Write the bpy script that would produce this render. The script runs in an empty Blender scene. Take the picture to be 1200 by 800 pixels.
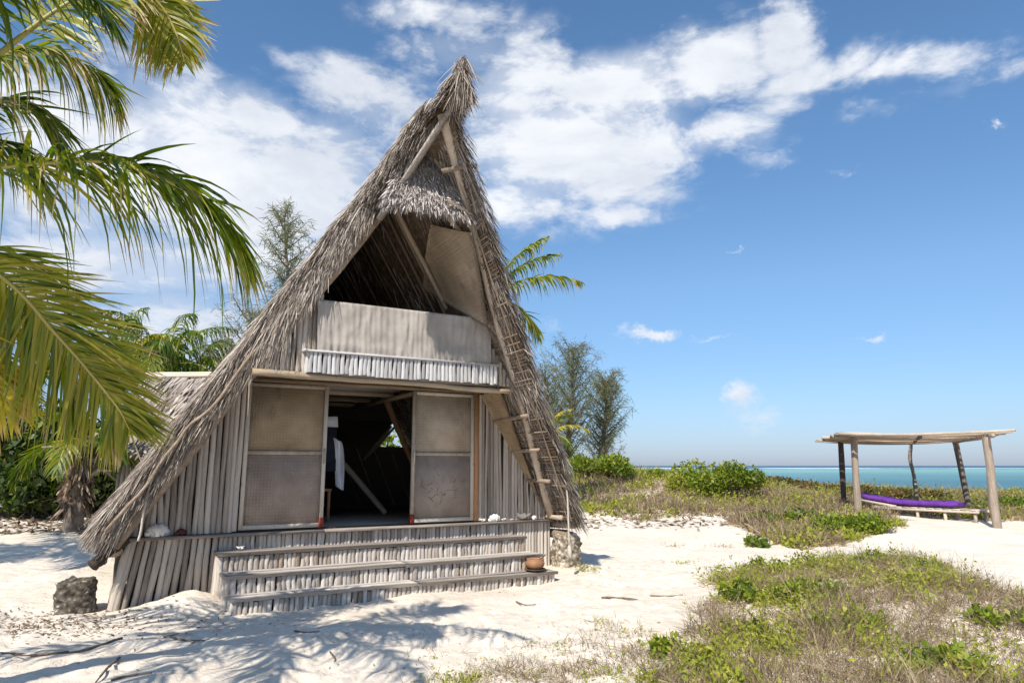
import bpy, math, random
import numpy as np
from mathutils import Vector, Matrix, Quaternion

R = random.Random(11)
rng = np.random.default_rng(11)
scene = bpy.context.scene
COL = scene.collection

# ------------------------------------------------------------------ camera
CAMH = 1.7
PITCH = math.atan(145 / 800)
cam_d = bpy.data.cameras.new("camera")
cam_d.lens, cam_d.sensor_width = 24, 36
cam_d.clip_start, cam_d.clip_end = 0.05, 20000
cam_d.dof.use_dof = True
cam_d.dof.focus_distance = 9.5
cam_d.dof.aperture_fstop = 8.0
cam = bpy.data.objects.new("camera", cam_d)
COL.objects.link(cam)
cam.location = (0, 0, CAMH)
cam.rotation_euler = (math.pi / 2 + PITCH, 0, 0)
scene.camera = cam

# ------------------------------------------------------------------ light
SUN = Vector((-.646, -1.508, 1.8)).normalized()
sun_d = bpy.data.lights.new("sun", 'SUN')
sun_d.energy, sun_d.angle, sun_d.color = 5.0, math.radians(.5), (1, .93, .82)
sun = bpy.data.objects.new("sun", sun_d)
COL.objects.link(sun)
sun.rotation_euler = SUN.to_track_quat('Z', 'Y').to_euler()

scene.view_settings.view_transform = 'Standard'
scene.view_settings.look = 'None'
scene.view_settings.exposure = 0.27
scene.view_settings.gamma = 1.0
scene.cycles.max_bounces = 8
scene.cycles.transparent_max_bounces = 8

_c, _s = math.cos(PITCH), math.sin(PITCH)


def ray(px, py):
    u, v = (px - 600) / 800, (400 - py) / 800
    return np.array([u, _c - v * _s, _s + v * _c])


def at(px, py, Y):
    r = ray(px, py)
    return np.array([0, 0, CAMH]) + r * (Y / r[1])


def azel(px, py):
    r = ray(px, py)
    r = r / np.linalg.norm(r)
    return math.atan2(r[0], r[1]), math.asin(r[2])


# ------------------------------------------------------------------ node helpers
class NT:
    def __init__(s, tree):
        s.t = tree
        s.n = tree.nodes
        s.l = tree.links

    def new(s, typ, **kw):
        n = s.n.new(typ)
        for k, v in kw.items():
            setattr(n, k, v)
        return n

    def put(s, sock, v):
        if isinstance(v, bpy.types.NodeSocket):
            s.l.new(v, sock)
        elif v is not None:
            sock.default_value = v

    def math(s, op, a, b=None, clamp=False):
        n = s.new('ShaderNodeMath', operation=op, use_clamp=clamp)
        s.put(n.inputs[0], a)
        s.put(n.inputs[1], b)
        return n.outputs[0]

    def vmath(s, op, a, b=None, out=0):
        n = s.new('ShaderNodeVectorMath', operation=op)
        s.put(n.inputs[0], a)
        if b is not None:
            s.put(n.inputs[1], b)
        return n.outputs[out]

    def noise(s, vec, scale, detail=4, rough=.55, dist=0, out='Fac'):
        n = s.new('ShaderNodeTexNoise')
        s.put(n.inputs['Vector'], vec)
        n.inputs['Scale'].default_value = scale
        n.inputs['Detail'].default_value = detail
        n.inputs['Roughness'].default_value = rough
        n.inputs['Distortion'].default_value = dist
        return n.outputs[out]

    def ramp(s, fac, stops, interp='LINEAR'):
        n = s.new('ShaderNodeValToRGB')
        s.put(n.inputs[0], fac)
        e = n.color_ramp
        e.interpolation = interp
        while len(e.elements) < len(stops):
            e.elements.new(.5)
        for el, (p, c) in zip(e.elements, stops):
            el.position = p
            el.color = (c[0], c[1], c[2], 1) if not isinstance(c, (int, float)) else (c, c, c, 1)
        return n.outputs[0]

    def mix(s, fac, a, b, blend='MIX'):
        n = s.new('ShaderNodeMix', data_type='RGBA', blend_type=blend)
        s.put(n.inputs[0], fac)
        s.put(n.inputs[6], a if not isinstance(a, tuple) else (*a[:3], 1))
        s.put(n.inputs[7], b if not isinstance(b, tuple) else (*b[:3], 1))
        return n.outputs[2]

    def smooth(s, x, lo, hi):
        n = s.new('ShaderNodeMapRange', interpolation_type='SMOOTHSTEP')
        s.put(n.inputs[0], x)
        n.inputs[1].default_value, n.inputs[2].default_value = lo, hi
        return n.outputs[0]

    def mapping(s, vec, scale=(1, 1, 1), loc=None):
        n = s.new('ShaderNodeMapping')
        s.put(n.inputs['Vector'], vec)
        n.inputs['Scale'].default_value = scale
        if loc is not None:
            s.put(n.inputs['Location'], loc)
        return n.outputs[0]


# ------------------------------------------------------------------ sky
world = bpy.data.worlds.new("World")
scene.world = world
world.use_nodes = True
W = NT(world.node_tree)
W.n.clear()
sky = W.new('ShaderNodeTexSky', sky_type='NISHITA', sun_disc=False)
sky.sun_elevation = math.asin(SUN.z)
sky.sun_rotation = math.atan2(SUN.x, SUN.y)
sky.air_density, sky.dust_density, sky.ozone_density = 1.0, 0.35, 3.0
sky.altitude = 0
gen = W.new('ShaderNodeTexCoord').outputs['Generated']
dirn = W.vmath('NORMALIZE', gen)
sx = W.new('ShaderNodeSeparateXYZ')
W.l.new(dirn, sx.inputs[0])
az = W.math('ARCTAN2', sx.outputs[0], sx.outputs[1])
el = W.math('ARCSINE', sx.outputs[2])
cmb = W.new('ShaderNodeCombineXYZ')
W.l.new(az, cmb.inputs[0])
W.l.new(el, cmb.inputs[1])
ae = cmb.outputs[0]
wob = W.noise(dirn, 4.0, 5, .6, 0, 'Color')
wob = W.vmath('MULTIPLY', W.vmath('SUBTRACT', wob, (.5, .5, .5)), (.22, .14, 0))
aew = W.vmath('ADD', ae, wob)
wob2 = W.vmath('MULTIPLY', W.vmath('SUBTRACT', W.noise(dirn, 26.0, 6, .65, 0, 'Color'), (.5, .5, .5)), (.085, .05, 0))
aes = W.vmath('ADD', ae, wob2)
clouds = [  # px, py, rx, ry, weight  (directions of the cloud banks)
    (140, 135, 120, 48, .95), (290, 150, 120, 52, 1.0), (400, 190, 90, 70, .95), (230, 215, 150, 70, .9),
    (60, 240, 120, 60, .8), (190, 360, 150, 55, .75), (20, 330, 120, 50, .6), (370, 250, 60, 60, .7),
    (200, 180, 190, 100, 1.25), (340, 215, 160, 95, 1.2), (440, 120, 90, 70, .75), (150, 300, 190, 75, .9), (250, 400, 160, 50, .8), (670, 160, 170, 95, 1.05), (560, 60, 120, 50, .62),
    (615, 110, 80, 75, 1.0), (720, 95, 130, 55, 1.05), (830, 70, 110, 60, .95), (920, 45, 45, 55, .9),
    (700, 175, 130, 50, .95), (850, 150, 110, 42, .8), (960, 95, 110, 32, .8), (1090, 75, 110, 26, .72), (1190, 75, 80, 22, .6), (1120, 100, 70, 24, .5), (1050, 130, 60, 20, .5),
    (620, 225, 90, 35, .8), (730, 240, 70, 20, .75), (895, 188, 45, 20, .7), (490, 10, 60, 28, .8),
    (380, 75, 70, 26, .45), (560, 30, 70, 30, .5),
    (752, 391, 42, 9, .8), (835, 395, 40, 5, .35), (1165, 147, 15, 9, .85), (862, 466, 24, 20, .85), (878, 490, 46, 18, .5),
    (988, 198, 34, 6, .5), (860, 290, 12, 4, .4), (690, 215, 60, 20, .6), (1010, 397, 30, 5, .4), (660, 380, 40, 12, .35)]
acc = None
for px, py, rx, ry, wt in clouds:
    a0, e0 = azel(px, py)
    a1, _ = azel(px + rx, py)
    _, e1 = azel(px, py - ry)
    d = W.vmath('SUBTRACT', aew if rx > 46 else aes, (a0, e0, 0))
    d = W.vmath('MULTIPLY', d, (1 / max(abs(a1 - a0), .004), 1 / max(abs(e1 - e0), .003), 0))
    d = W.vmath('DOT_PRODUCT', d, d, out='Value')
    g = W.math('MULTIPLY', W.math('POWER', 2.718, W.math('MULTIPLY', d, -1.0)), wt)
    acc = g if acc is None else W.math('MAXIMUM', acc, g)
# the rest of the sky, all round: the same broken cloud
cover = W.smooth(W.noise(W.mapping(dirn, (1, 1, 2.2)), 1.7, 3, .5), .5, .72)
side = W.smooth(W.math('ABSOLUTE', az), .72, .95)
high = W.smooth(el, .70, .85)
elsewhere = W.math('MULTIPLY', W.math('MULTIPLY', cover, W.math('MAXIMUM', side, high)), W.smooth(el, .05, .2))
acc = W.math('MAXIMUM', acc, elsewhere)
n1 = W.noise(W.mapping(dirn, (1, 1, 1.9)), 7.0, 12, .62, .35)
n2 = W.noise(W.mapping(dirn, (1.0, 1.0, 2.4)), 22.0, 8, .6, .2)
detail = W.math('ADD', W.math('MULTIPLY', W.math('SUBTRACT', n1, .5), 2.5), W.math('MULTIPLY', W.math('SUBTRACT', n2, .5), .8))
dens = W.math('ADD', acc, W.math('MULTIPLY', detail, W.smooth(acc, .02, .5)))
mask = W.math('MULTIPLY', W.smooth(dens, .20, .98), .93)
veil = W.math('MULTIPLY', W.smooth(W.math('ADD', acc, W.math('MULTIPLY', W.math('SUBTRACT', n1, .5), .5)), .30, .95), .62)
mask = W.math('MAXIMUM', mask, veil)
shade = W.smooth(W.noise(W.mapping(dirn, (1, 1, 2.0), (3.1, 1.7, .4)), 5.0, 8, .6, .3), .3, .7)
ccol = W.mix(shade, (6.0, 6.35, 7.0), (8.1, 8.25, 8.5))
hs = W.new('ShaderNodeHueSaturation')
hs.inputs['Saturation'].default_value = 1.04
hs.inputs['Value'].default_value = 1.0
W.l.new(sky.outputs[0], hs.inputs['Color'])
tintc = W.ramp(W.math('MULTIPLY', el, 1.2), [(.0, (.52, .62, .98)), (.10, (.74, .84, 1.02)), (.3, (1.02, 1.14, 1.20)), (.6, (1.06, 1.26, 1.32))])
skyc = W.mix(1.0, hs.outputs[0], tintc, 'MULTIPLY')
fin = W.mix(mask, skyc, ccol)
bg = W.new('ShaderNodeBackground')
bg.inputs['Strength'].default_value = .105
W.l.new(fin, bg.inputs['Color'])
wo = W.new('ShaderNodeOutputWorld')
W.l.new(bg.outputs[0], wo.inputs['Surface'])


# ------------------------------------------------------------------ mesh helpers
class MB:
    """collects polylines, tubes, boxes and sheets and links them as one mesh"""

    def __init__(s):
        s.V, s.F, s.T, s.n = [], [], [], 0

    def add(s, v, f, t=None):
        v = np.asarray(v, float).reshape(-1, 3)
        f = np.asarray(f, np.int64).reshape(-1, 4)
        s.V.append(v)
        s.F.append(f + s.n)
        s.T.append(np.full(len(v), .5) if t is None else (np.full(len(v), t) if np.isscalar(t) else np.asarray(t, float).reshape(-1)))
        s.n += len(v)

    def ribbons(s, P, Wd, t=None):
        """P (N,K,3) centre lines, Wd (N,K,3) half widths, t (N,) or (N,K)"""
        N, K, _ = P.shape
        v = np.stack([P - Wd, P + Wd], 2)
        b = (np.arange(N) * K * 2)[:, None, None]
        k = (np.arange(K - 1) * 2)[None, :, None]
        f = (b + k + np.array([0, 1, 3, 2])[None, None, :]).reshape(-1, 4)
        if t is None:
            t = np.full(N, .5)
        t = np.asarray(t)
        if t.ndim == 1:
            t = np.repeat(t[:, None], K, 1)
        s.add(v, f, np.repeat(t[:, :, None], 2, 2))

    def tube(s, pts, r, n=7, t=None, wob=0.0, cap=True):
        pts = np.asarray(pts, float)
        K = len(pts)
        r = np.broadcast_to(np.asarray(r, float), (K,))
        tan = np.gradient(pts, axis=0)
        tan /= np.linalg.norm(tan, axis=1)[:, None] + 1e-9
        up = np.array([0, 0, 1.]) if abs(tan[0][2]) < .9 else np.array([1., 0, 0])
        u = np.cross(up, tan[0])
        u /= np.linalg.norm(u)
        ring = []
        a = np.arange(n) / n * 2 * np.pi
        for i in range(K):
            u = u - tan[i] * (u @ tan[i])
            u /= np.linalg.norm(u)
            w = np.cross(tan[i], u)
            rr = r[i] * (1 + wob * rng.normal(size=n))
            ring.append(pts[i] + np.cos(a)[:, None] * u * rr[:, None] + np.sin(a)[:, None] * w * rr[:, None])
        v = np.concatenate(ring)
        f = []
        for i in range(K - 1):
            for j in range(n):
                j2 = (j + 1) % n
                f.append((i * n + j, i * n + j2, (i + 1) * n + j2, (i + 1) * n + j))
        if cap:
            m = len(v)
            v = np.concatenate([v, pts[:1], pts[-1:]])
            for j in range(n):
                j2 = (j + 1) % n
                f.append((m, j2, j, m))
                f.append((m + 1, (K - 1) * n + j, (K - 1) * n + j2, m + 1))
        s.add(v, f, t)

    def box(s, lo, hi, t=None, jit=0):
        lo, hi = np.minimum(lo, hi), np.maximum(lo, hi)
        v = np.array([[x, y, z] for z in (lo[2], hi[2]) for y in (lo[1], hi[1]) for x in (lo[0], hi[0])], float)
        if jit:
            v += rng.normal(size=v.shape) * jit
        s.add(v, [(0, 2, 3, 1), (4, 5, 7, 6), (0, 1, 5, 4), (2, 6, 7, 3), (0, 4, 6, 2), (1, 3, 7, 5)], t)

    def bar(s, a, b, w, h, up=(0, 0, 1), t=None):
        a, b = np.asarray(a, float), np.asarray(b, float)
        d = b - a
        d /= np.linalg.norm(d)
        x = np.cross(d, up)
        x /= np.linalg.norm(x)
        y = np.cross(x, d)
        v = [p + x * sx_ * w / 2 + y * sy_ * h / 2 for p in (a, b) for sy_ in (-1, 1) for sx_ in (-1, 1)]
        s.add(v, [(0, 2, 3, 1), (4, 5, 7, 6), (0, 1, 5, 4), (2, 6, 7, 3), (0, 4, 6, 2), (1, 3, 7, 5)], t)

    def sheet(s, G, t=None):
        """G (A,B,3) grid"""
        A, B, _ = G.shape
        i = np.arange(A - 1)[:, None] * B + np.arange(B - 1)[None]
        f = np.stack([i, i + 1, i + B + 1, i + B], -1).reshape(-1, 4)
        s.add(G, f, t)

    def slab(s, G, D):
        """closed sheet: grid G and its copy moved by D (A,B,3)"""
        A, B, _ = G.shape
        b = s.n
        s.sheet(G)
        s.sheet(G + D)
        o = A * B
        e = [i for i in range(B)] + [i * B + B - 1 for i in range(1, A)] + [(A - 1) * B + j for j in range(B - 2, -1, -1)] + [i * B for i in range(A - 2, 0, -1)]
        f = [(e[i], e[(i + 1) % len(e)], e[(i + 1) % len(e)] + o, e[i] + o) for i in range(len(e))]
        s.F.append(np.array(f) + b)

    def build(s, name, mat, parent=None, smooth=True, flip=False):
        V = np.concatenate(s.V)
        F = np.concatenate(s.F)
        T = np.concatenate(s.T)
        if flip:
            V = V * np.array([1, -1, 1])
            F = F[:, ::-1]
        me = bpy.data.meshes.new(name)
        tri = (F[:, 0] == F[:, 3]) | (F[:, 2] == F[:, 3])
        tri2 = (F[:, 0] == F[:, 1])
        quads = F[~(tri | tri2)]
        tris = np.concatenate([F[tri][:, :3], F[tri2][:, 1:]])
        me.vertices.add(len(V))
        me.vertices.foreach_set('co', V.astype(np.float32).ravel())
        nl = len(quads) * 4 + len(tris) * 3
        me.loops.add(nl)
        me.loops.foreach_set('vertex_index', np.concatenate([quads.ravel(), tris.ravel()]).astype(np.int32))
        me.polygons.add(len(quads) + len(tris))
        st = np.concatenate([np.arange(len(quads)) * 4, len(quads) * 4 + np.arange(len(tris)) * 3]).astype(np.int32)
        me.polygons.foreach_set('loop_start', st)
        me.update(calc_edges=True)
        if smooth:
            me.polygons.foreach_set('use_smooth', np.ones(len(me.polygons), bool))
        at_ = me.attributes.new('tint', 'FLOAT', 'POINT')
        at_.data.foreach_set('value', T.astype(np.float32))
        me.validate()
        me.materials.append(mat)
        return link(name, me, parent)


def link(name, me, parent=None):
    o = bpy.data.objects.new(name, me)
    COL.objects.link(o)
    o.parent = parent
    return o


def tag(o, label=None, cat=None, group=None, kind=None):
    for k, v in (('label', label), ('category', cat), ('group', group), ('kind', kind)):
        if v:
            o[k] = v
    return o


def empty(name, loc, rz=0, label=None, cat=None, group=None):
    o = bpy.data.objects.new(name, None)
    COL.objects.link(o)
    o.empty_display_size = .3
    o.location = loc
    o.rotation_euler = (0, 0, rz)
    return tag(o, label, cat, group)


def nrm(a):
    return a / (np.linalg.norm(a, axis=-1, keepdims=True) + 1e-9)


def curve(pts, n):
    """Catmull-Rom through pts"""
    p = np.asarray(pts, float)
    p = np.concatenate([[2 * p[0] - p[1]], p, [2 * p[-1] - p[-2]]])
    out = []
    m = len(p) - 3
    for t in np.linspace(0, m - 1e-6, n):
        i = int(t)
        u = t - i
        a, b, c, d = p[i:i + 4]
        out.append(.5 * (2 * b + (c - a) * u + (2 * a - 5 * b + 4 * c - d) * u * u + (3 * b - a - 3 * c + d) * u ** 3))
    return np.array(out)


# value noise for terrain
_perm = rng.random((256, 256))


def vnoise(x, y):
    xi, yi = np.floor(x).astype(int), np.floor(y).astype(int)
    fx, fy = x - xi, y - yi
    fx, fy = fx * fx * (3 - 2 * fx), fy * fy * (3 - 2 * fy)
    g = lambda a, b: _perm[a % 256, b % 256]
    return (g(xi, yi) * (1 - fx) + g(xi + 1, yi) * fx) * (1 - fy) + (g(xi, yi + 1) * (1 - fx) + g(xi + 1, yi + 1) * fx) * fy - .5


def fbm(x, y, o=4):
    return sum(vnoise(x * 2 ** k + 17 * k, y * 2 ** k + 31 * k) * .5 ** k for k in range(o))


def ss(a, b, x):
    t = np.clip((np.asarray(x, float) - a) / (b - a), 0, 1)
    return t * t * (3 - 2 * t)


# ------------------------------------------------------------------ hut frame: x along the front, y out of the front, z up
HO = np.array([-2.03, 9.86])
HA = math.radians(29.25)
EX = np.array([math.cos(HA), math.sin(HA)])
EY = np.array([math.sin(HA), -math.cos(HA)])


def hw(x, y, z):
    q = HO + EX * x + EY * y
    return np.array([q[0], q[1], z])


# ------------------------------------------------------------------ terrain
def gauss(x, y, cx, cy, rx, ry):
    return np.exp(-((x - cx) / rx) ** 2 - ((y - cy) / ry) ** 2)


_rp = random.Random(5)
FOOT = []
for (x0, y0, x1, y1, n_, w_) in ((-1.2, 5.0, .3, 9.0, 40, 1.2), (.6, 8.6, 4.5, 15.5, 46, .7), (4.5, 15.5, 10.5, 17.0, 30, .7), (-4.5, 5.2, -1.5, 7.6, 40, 1.0), (-7.5, 9.0, -4.6, 6.5, 30, .9), (0, 6.5, 3, 12, 40, 1.1)):
    for i_ in range(n_):
        t_ = _rp.random()
        FOOT.append((x0 + (x1 - x0) * t_ + _rp.gauss(0, w_ * .5), y0 + (y1 - y0) * t_ + _rp.gauss(0, w_ * .5), math.atan2(y1 - y0, x1 - x0) + _rp.gauss(0, .5) + (math.pi if _rp.random() < .4 else 0), _rp.uniform(.016, .034)))


def prints(x, y):
    shp = x.shape
    z = np.zeros(x.size)
    X_, Y_ = x.ravel(), y.ravel()
    for fx, fy, a, d in FOOT:
        m = np.where((np.abs(X_ - fx) < .34) & (np.abs(Y_ - fy) < .34))[0]
        if not len(m):
            continue
        u = (X_[m] - fx) * math.cos(a) + (Y_[m] - fy) * math.sin(a)
        v = -(X_[m] - fx) * math.sin(a) + (Y_[m] - fy) * math.cos(a)
        r = np.sqrt((u / .14) ** 2 + (v / .062) ** 2)
        z[m] += -d * np.exp(-r ** 4) + d * .45 * np.exp(-((r - 1.45) / .35) ** 2)
    return z.reshape(shp)


def ground(x, y, fine=True):
    x, y = np.asarray(x, float), np.asarray(y, float)
    z = .05 + .25 * ss(12.5, 19, y) + .3 * ss(9, 16, y) * ss(-5, -10, x)
    z = z + .07 * ss(-2, 1, x) * ss(8, 11, y)
    ang = x / np.maximum(y, 3)
    z = z + (.62 * (1 - ss(.18, .6, ang)) + .14) * ss(19, 25.5, y)
    wav = .8 * fbm(x * .6, y * .0 + 3.3, 3)
    z = z + .17 * ss(18.0, 18.7, y + wav) * ss(1.0, 2.5, x) * (1 - ss(5.5, 8.0, x))
    z = z + .30 * gauss(x, y, 4.6, 8.0, 2.6, 2.1) + .1 * gauss(x, y, 8.2, 16.3, 1.6, 1.2)
    p = hw(-2.25, .42, 0)
    z = z + .20 * gauss(x, y, p[0], p[1], .42, .5)
    p = hw(.6, 1.5, 0)
    z = z + .05 * gauss(x, y, p[0], p[1], 1.6, .7)
    z = z - (z + 3.4) * ss(29, 50, y)
    z = z + .05 * fbm(x * .7, y * .7, 3) + .035 * fbm(x * 2.6 + 9, y * 2.6, 3) * (1 - ss(40, 60, y))
    if fine:
        z = z + prints(x, y)
        z = z + .05 * fbm(x * 7 + 3, y * 7, 2) * (1 - ss(12, 24, y)) * .55
    return z


def pg(px, py):
    """point of the ground seen along a direction"""
    r = ray(px, py)
    z = .1
    for _ in range(30):
        t = (z - CAMH) / r[2]
        z = .6 * z + .4 * float(ground(r[0] * t, r[1] * t, False))
    return np.array([r[0] * t, r[1] * t, float(ground(r[0] * t, r[1] * t))])


# ------------------------------------------------------------------ materials
def new_mat(name):
    m = bpy.data.materials.new(name)
    m.use_nodes = True
    t = NT(m.node_tree)
    b = t.n['Principled BSDF']
    return m, t, b


def bump(t, b, h, strength, dist=.01):
    n = t.new('ShaderNodeBump')
    n.inputs['Strength'].default_value = strength
    n.inputs['Distance'].default_value = dist
    t.l.new(h, n.inputs['Height'])
    t.l.new(n.outputs[0], b.inputs['Normal'])


def wood(name, stops, scale=(9, 9, 1.2), seed=0, rough=.85, bstr=.5, spots=True):
    """weathered wood: grain along local z (or whichever axis has the small scale)"""
    m, t, b = new_mat(name)
    oi = t.new('ShaderNodeObjectInfo')
    co = t.new('ShaderNodeTexCoord').outputs['Object']
    off = t.vmath('MULTIPLY', oi.outputs['Random'], (37., 61., 83.))
    v = t.mapping(co, scale, off)
    n1 = t.noise(v, 1.6, 6, .62)
    n2 = t.noise(v, 7.0, 4, .6)
    f = t.math('ADD', t.math('MULTIPLY', n1, .55), t.math('MULTIPLY', oi.outputs['Random'], .48))
    f = t.math('ADD', f, t.math('MULTIPLY', t.math('SUBTRACT', n2, .5), .45))
    c = t.ramp(f, stops)
    if spots:
        sp = t.smooth(t.noise(t.mapping(co, (3, 3, 3), off), 5.0, 3, .5), .66, .74)
        c = t.mix(t.math('MULTIPLY', sp, .55), c, (.10, .075, .055))
    t.l.new(c, b.inputs['Base Color'])
    b.inputs['Roughness'].default_value = rough
    b.inputs['Specular IOR Level'].default_value = .25
    bump(t, b, t.math('ADD', n1, t.math('MULTIPLY', n2, .6)), bstr, .012)
    return m


def tinted(name, stops, trans=0.0, rough=.6, spec=.3, noise_amt=.0, nscale=3):
    m, t, b = new_mat(name)
    a = t.new('ShaderNodeAttribute', attribute_name='tint')
    f = a.outputs['Fac']
    if noise_amt:
        co = t.new('ShaderNodeTexCoord').outputs['Object']
        f = t.math('ADD', f, t.math('MULTIPLY', t.math('SUBTRACT', t.noise(co, nscale, 4), .5), noise_amt))
    c = t.ramp(f, stops)
    t.l.new(c, b.inputs['Base Color'])
    b.inputs['Roughness'].default_value = rough
    b.inputs['Specular IOR Level'].default_value = spec
    if trans:
        tr = t.new('ShaderNodeBsdfTranslucent')
        g = t.new('ShaderNodeHueSaturation')
        g.inputs['Saturation'].default_value = 1.15
        g.inputs['Value'].default_value = 1.5
        t.l.new(c, g.inputs['Color'])
        t.l.new(g.outputs[0], tr.inputs['Color'])
        mx = t.new('ShaderNodeMixShader')
        mx.inputs[0].default_value = trans
        t.l.new(b.outputs[0], mx.inputs[1])
        t.l.new(tr.outputs[0], mx.inputs[2])
        t.l.new(mx.outputs[0], t.n['Material Output'].inputs['Surface'])
    return m


GREY = [(.2, (.13, .105, .085)), (.42, (.27, .225, .185)), (.62, (.40, .345, .29)), (.85, (.56, .50, .44))]
M = {}
M['pole'] = wood('weathered_pole', [(.2, (.17, .138, .112)), (.42, (.35, .298, .25)), (.62, (.51, .445, .382)), (.85, (.66, .59, .515))], (2.2, 2.2, 3.0))
M['riser'] = wood('bleached_pole', [(.2, (.22, .185, .16)), (.42, (.42, .37, .325)), (.62, (.55, .495, .44)), (.85, (.70, .645, .59))], (2.0, 2.0, 1.2))
M['plank'] = wood('grey_plank', [(.25, (.17, .145, .128)), (.45, (.34, .30, .27)), (.62, (.48, .435, .395)), (.85, (.62, .575, .53))], (1.0, 16, 16), bstr=.7)
M['beam'] = wood('old_beam', [(.2, (.13, .092, .06)), (.45, (.26, .195, .13)), (.65, (.36, .28, .195)), (.85, (.47, .38, .28))], (1.1, 10, 10))
M['shade_toned'] = wood('shade_toned_pole', [(.2, (.05, .036, .026)), (.45, (.11, .08, .056)), (.7, (.19, .145, .105)), (.9, (.27, .21, .155))], (1.6, 1.6, 4.0))  # darker pole timber: the dim loft's shade is put into the colour
M['log'] = wood('pole_timber', [(.2, (.17, .125, .09)), (.45, (.34, .265, .20)), (.65, (.47, .385, .30)), (.85, (.58, .49, .40))], (1.6, 1.6, 4.0))
M['stile'] = wood('door_frame_wood', [(.2, (.30, .25, .20)), (.5, (.48, .42, .35)), (.85, (.62, .56, .48))], (7, 7, 1.5))
M['orange_post'] = wood('reddish_post', [(.2, (.20, .10, .05)), (.5, (.42, .22, .11)), (.85, (.55, .34, .20))], (7, 7, 1.0))
M['white_wood'] = wood('whitewashed_slat', [(.2, (.27, .26, .26)), (.45, (.43, .42, .42)), (.7, (.55, .54, .54)), (.9, (.66, .65, .64))], (2, 2, 1.2), bstr=.4)
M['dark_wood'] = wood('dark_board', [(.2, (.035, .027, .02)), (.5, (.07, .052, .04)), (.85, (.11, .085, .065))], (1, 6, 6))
M['beach_pole'] = wood('beach_pole', [(.2, (.25, .195, .15)), (.45, (.42, .345, .275)), (.7, (.56, .475, .39)), (.9, (.64, .56, .47))], (1.6, 1.6, 4))
M['beach_dark'] = wood('dark_beach_pole', [(.2, (.06, .045, .04)), (.5, (.13, .105, .09)), (.75, (.22, .18, .15)), (.9, (.5, .44, .38))], (1.6, 1.6, 5))  # darker stick tone; on the back posts it paints in the roof's shade
M['floor'] = wood('floor_board', [(.2, (.14, .12, .105)), (.5, (.24, .21, .185)), (.85, (.33, .30, .27))], (1, 9, 9))

THATCH = [(.0, (.075, .056, .043)), (.25, (.19, .155, .128)), (.5, (.335, .282, .238)), (.8, (.47, .412, .36)), (1, (.60, .54, .48))]
M['thatch'] = tinted('palm_thatch', THATCH, .12, .85, .15)
M['core'] = tinted('thatch_core', [(0, (.07, .05, .035)), (.5, (.20, .15, .108)), (1, (.34, .265, .19))], 0, .95, .1, 1.4, 14)
M['batten'] = wood('thin_batten', [(.2, (.15, .108, .075)), (.5, (.29, .22, .16)), (.85, (.43, .34, .255))], (2, 2, 5))
M['hood'] = tinted('bleached_thatch', [(.0, (.13, .11, .10)), (.4, (.34, .305, .285)), (.8, (.56, .515, .49)), (1, (.68, .63, .60))], .1, .85, .15)


def weave(name, c1, c2, scale, stain, speck, bstr=.6):
    m, t, b = new_mat(name)
    co = t.new('ShaderNodeTexCoord').outputs['Object']
    w1 = t.new('ShaderNodeTexWave', wave_type='BANDS', bands_direction='X')
    w1.inputs['Scale'].default_value = scale
    w1.inputs['Distortion'].default_value = 2.6
    w2 = t.new('ShaderNodeTexWave', wave_type='BANDS', bands_direction='Z')
    w2.inputs['Scale'].default_value = scale
    w2.inputs['Distortion'].default_value = 2.6
    for w in (w1, w2):
        t.l.new(co, w.inputs['Vector'])
        w.inputs['Detail'].default_value = 3
        w.inputs['Detail Scale'].default_value = 2.2
    h = t.math('MULTIPLY', w1.outputs[0], w2.outputs[0])
    n = t.noise(co, 2.2, 6, .6)
    c = t.mix(t.smooth(n, .3, .7), c1, c2)
    c = t.mix(t.math('MULTIPLY', t.math('SUBTRACT', 1.0, h), t.math('MULTIPLY', t.smooth(t.noise(co, 3.0, 4), .3, .7), .34)), c, (.07, .055, .04))
    st = t.smooth(t.noise(t.mapping(co, (1, 1, .5)), 3.2, 5, .6), .56, .72)
    c = t.mix(t.math('MULTIPLY', st, stain), c, (.10, .08, .065))
    if speck:
        v = t.new('ShaderNodeTexVoronoi')
        v.inputs['Scale'].default_value = 17
        t.l.new(co, v.inputs['Vector'])
        k = t.math('LESS_THAN', v.outputs['Distance'], .17)
        k = t.math('MULTIPLY', k, t.smooth(t.noise(co, 4.5, 2), .5, .6))
        c = t.mix(t.math('MULTIPLY', k, .55), c, (.55, .5, .46))
    t.l.new(c, b.inputs['Base Color'])
    b.inputs['Roughness'].default_value = .95
    b.inputs['Specular IOR Level'].default_value = .1
    bump(t, b, t.math('ADD', h, t.math('MULTIPLY', n, 1.5)), bstr, .006)
    return m


M['coir_upper'] = weave('coir_upper', (.32, .245, .165), (.42, .335, .235), 7.5, .5, False)
M['coir_lower'] = weave('coir_lower', (.34, .265, .215), (.43, .345, .29), 7.5, .25, True)
M['coir_right'] = weave('coir_right', (.40, .335, .265), (.52, .45, .37), 7.5, .55, False)
M['mud_panel'] = weave('grey_panel', (.33, .27, .225), (.42, .35, .295), 12, .2, False, .3)
M['shutter'] = weave('sacking', (.29, .225, .155), (.41, .33, .245), 9, .6, False, 1.0)
M['mat_weave'] = weave('palm_mat', (.34, .25, .16), (.46, .35, .23), 12, .3, False, .9)
M['cloth'] = weave('sun_bleached_cloth', (.44, .40, .36), (.57, .525, .48), 30, .35, False, .9)


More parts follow.
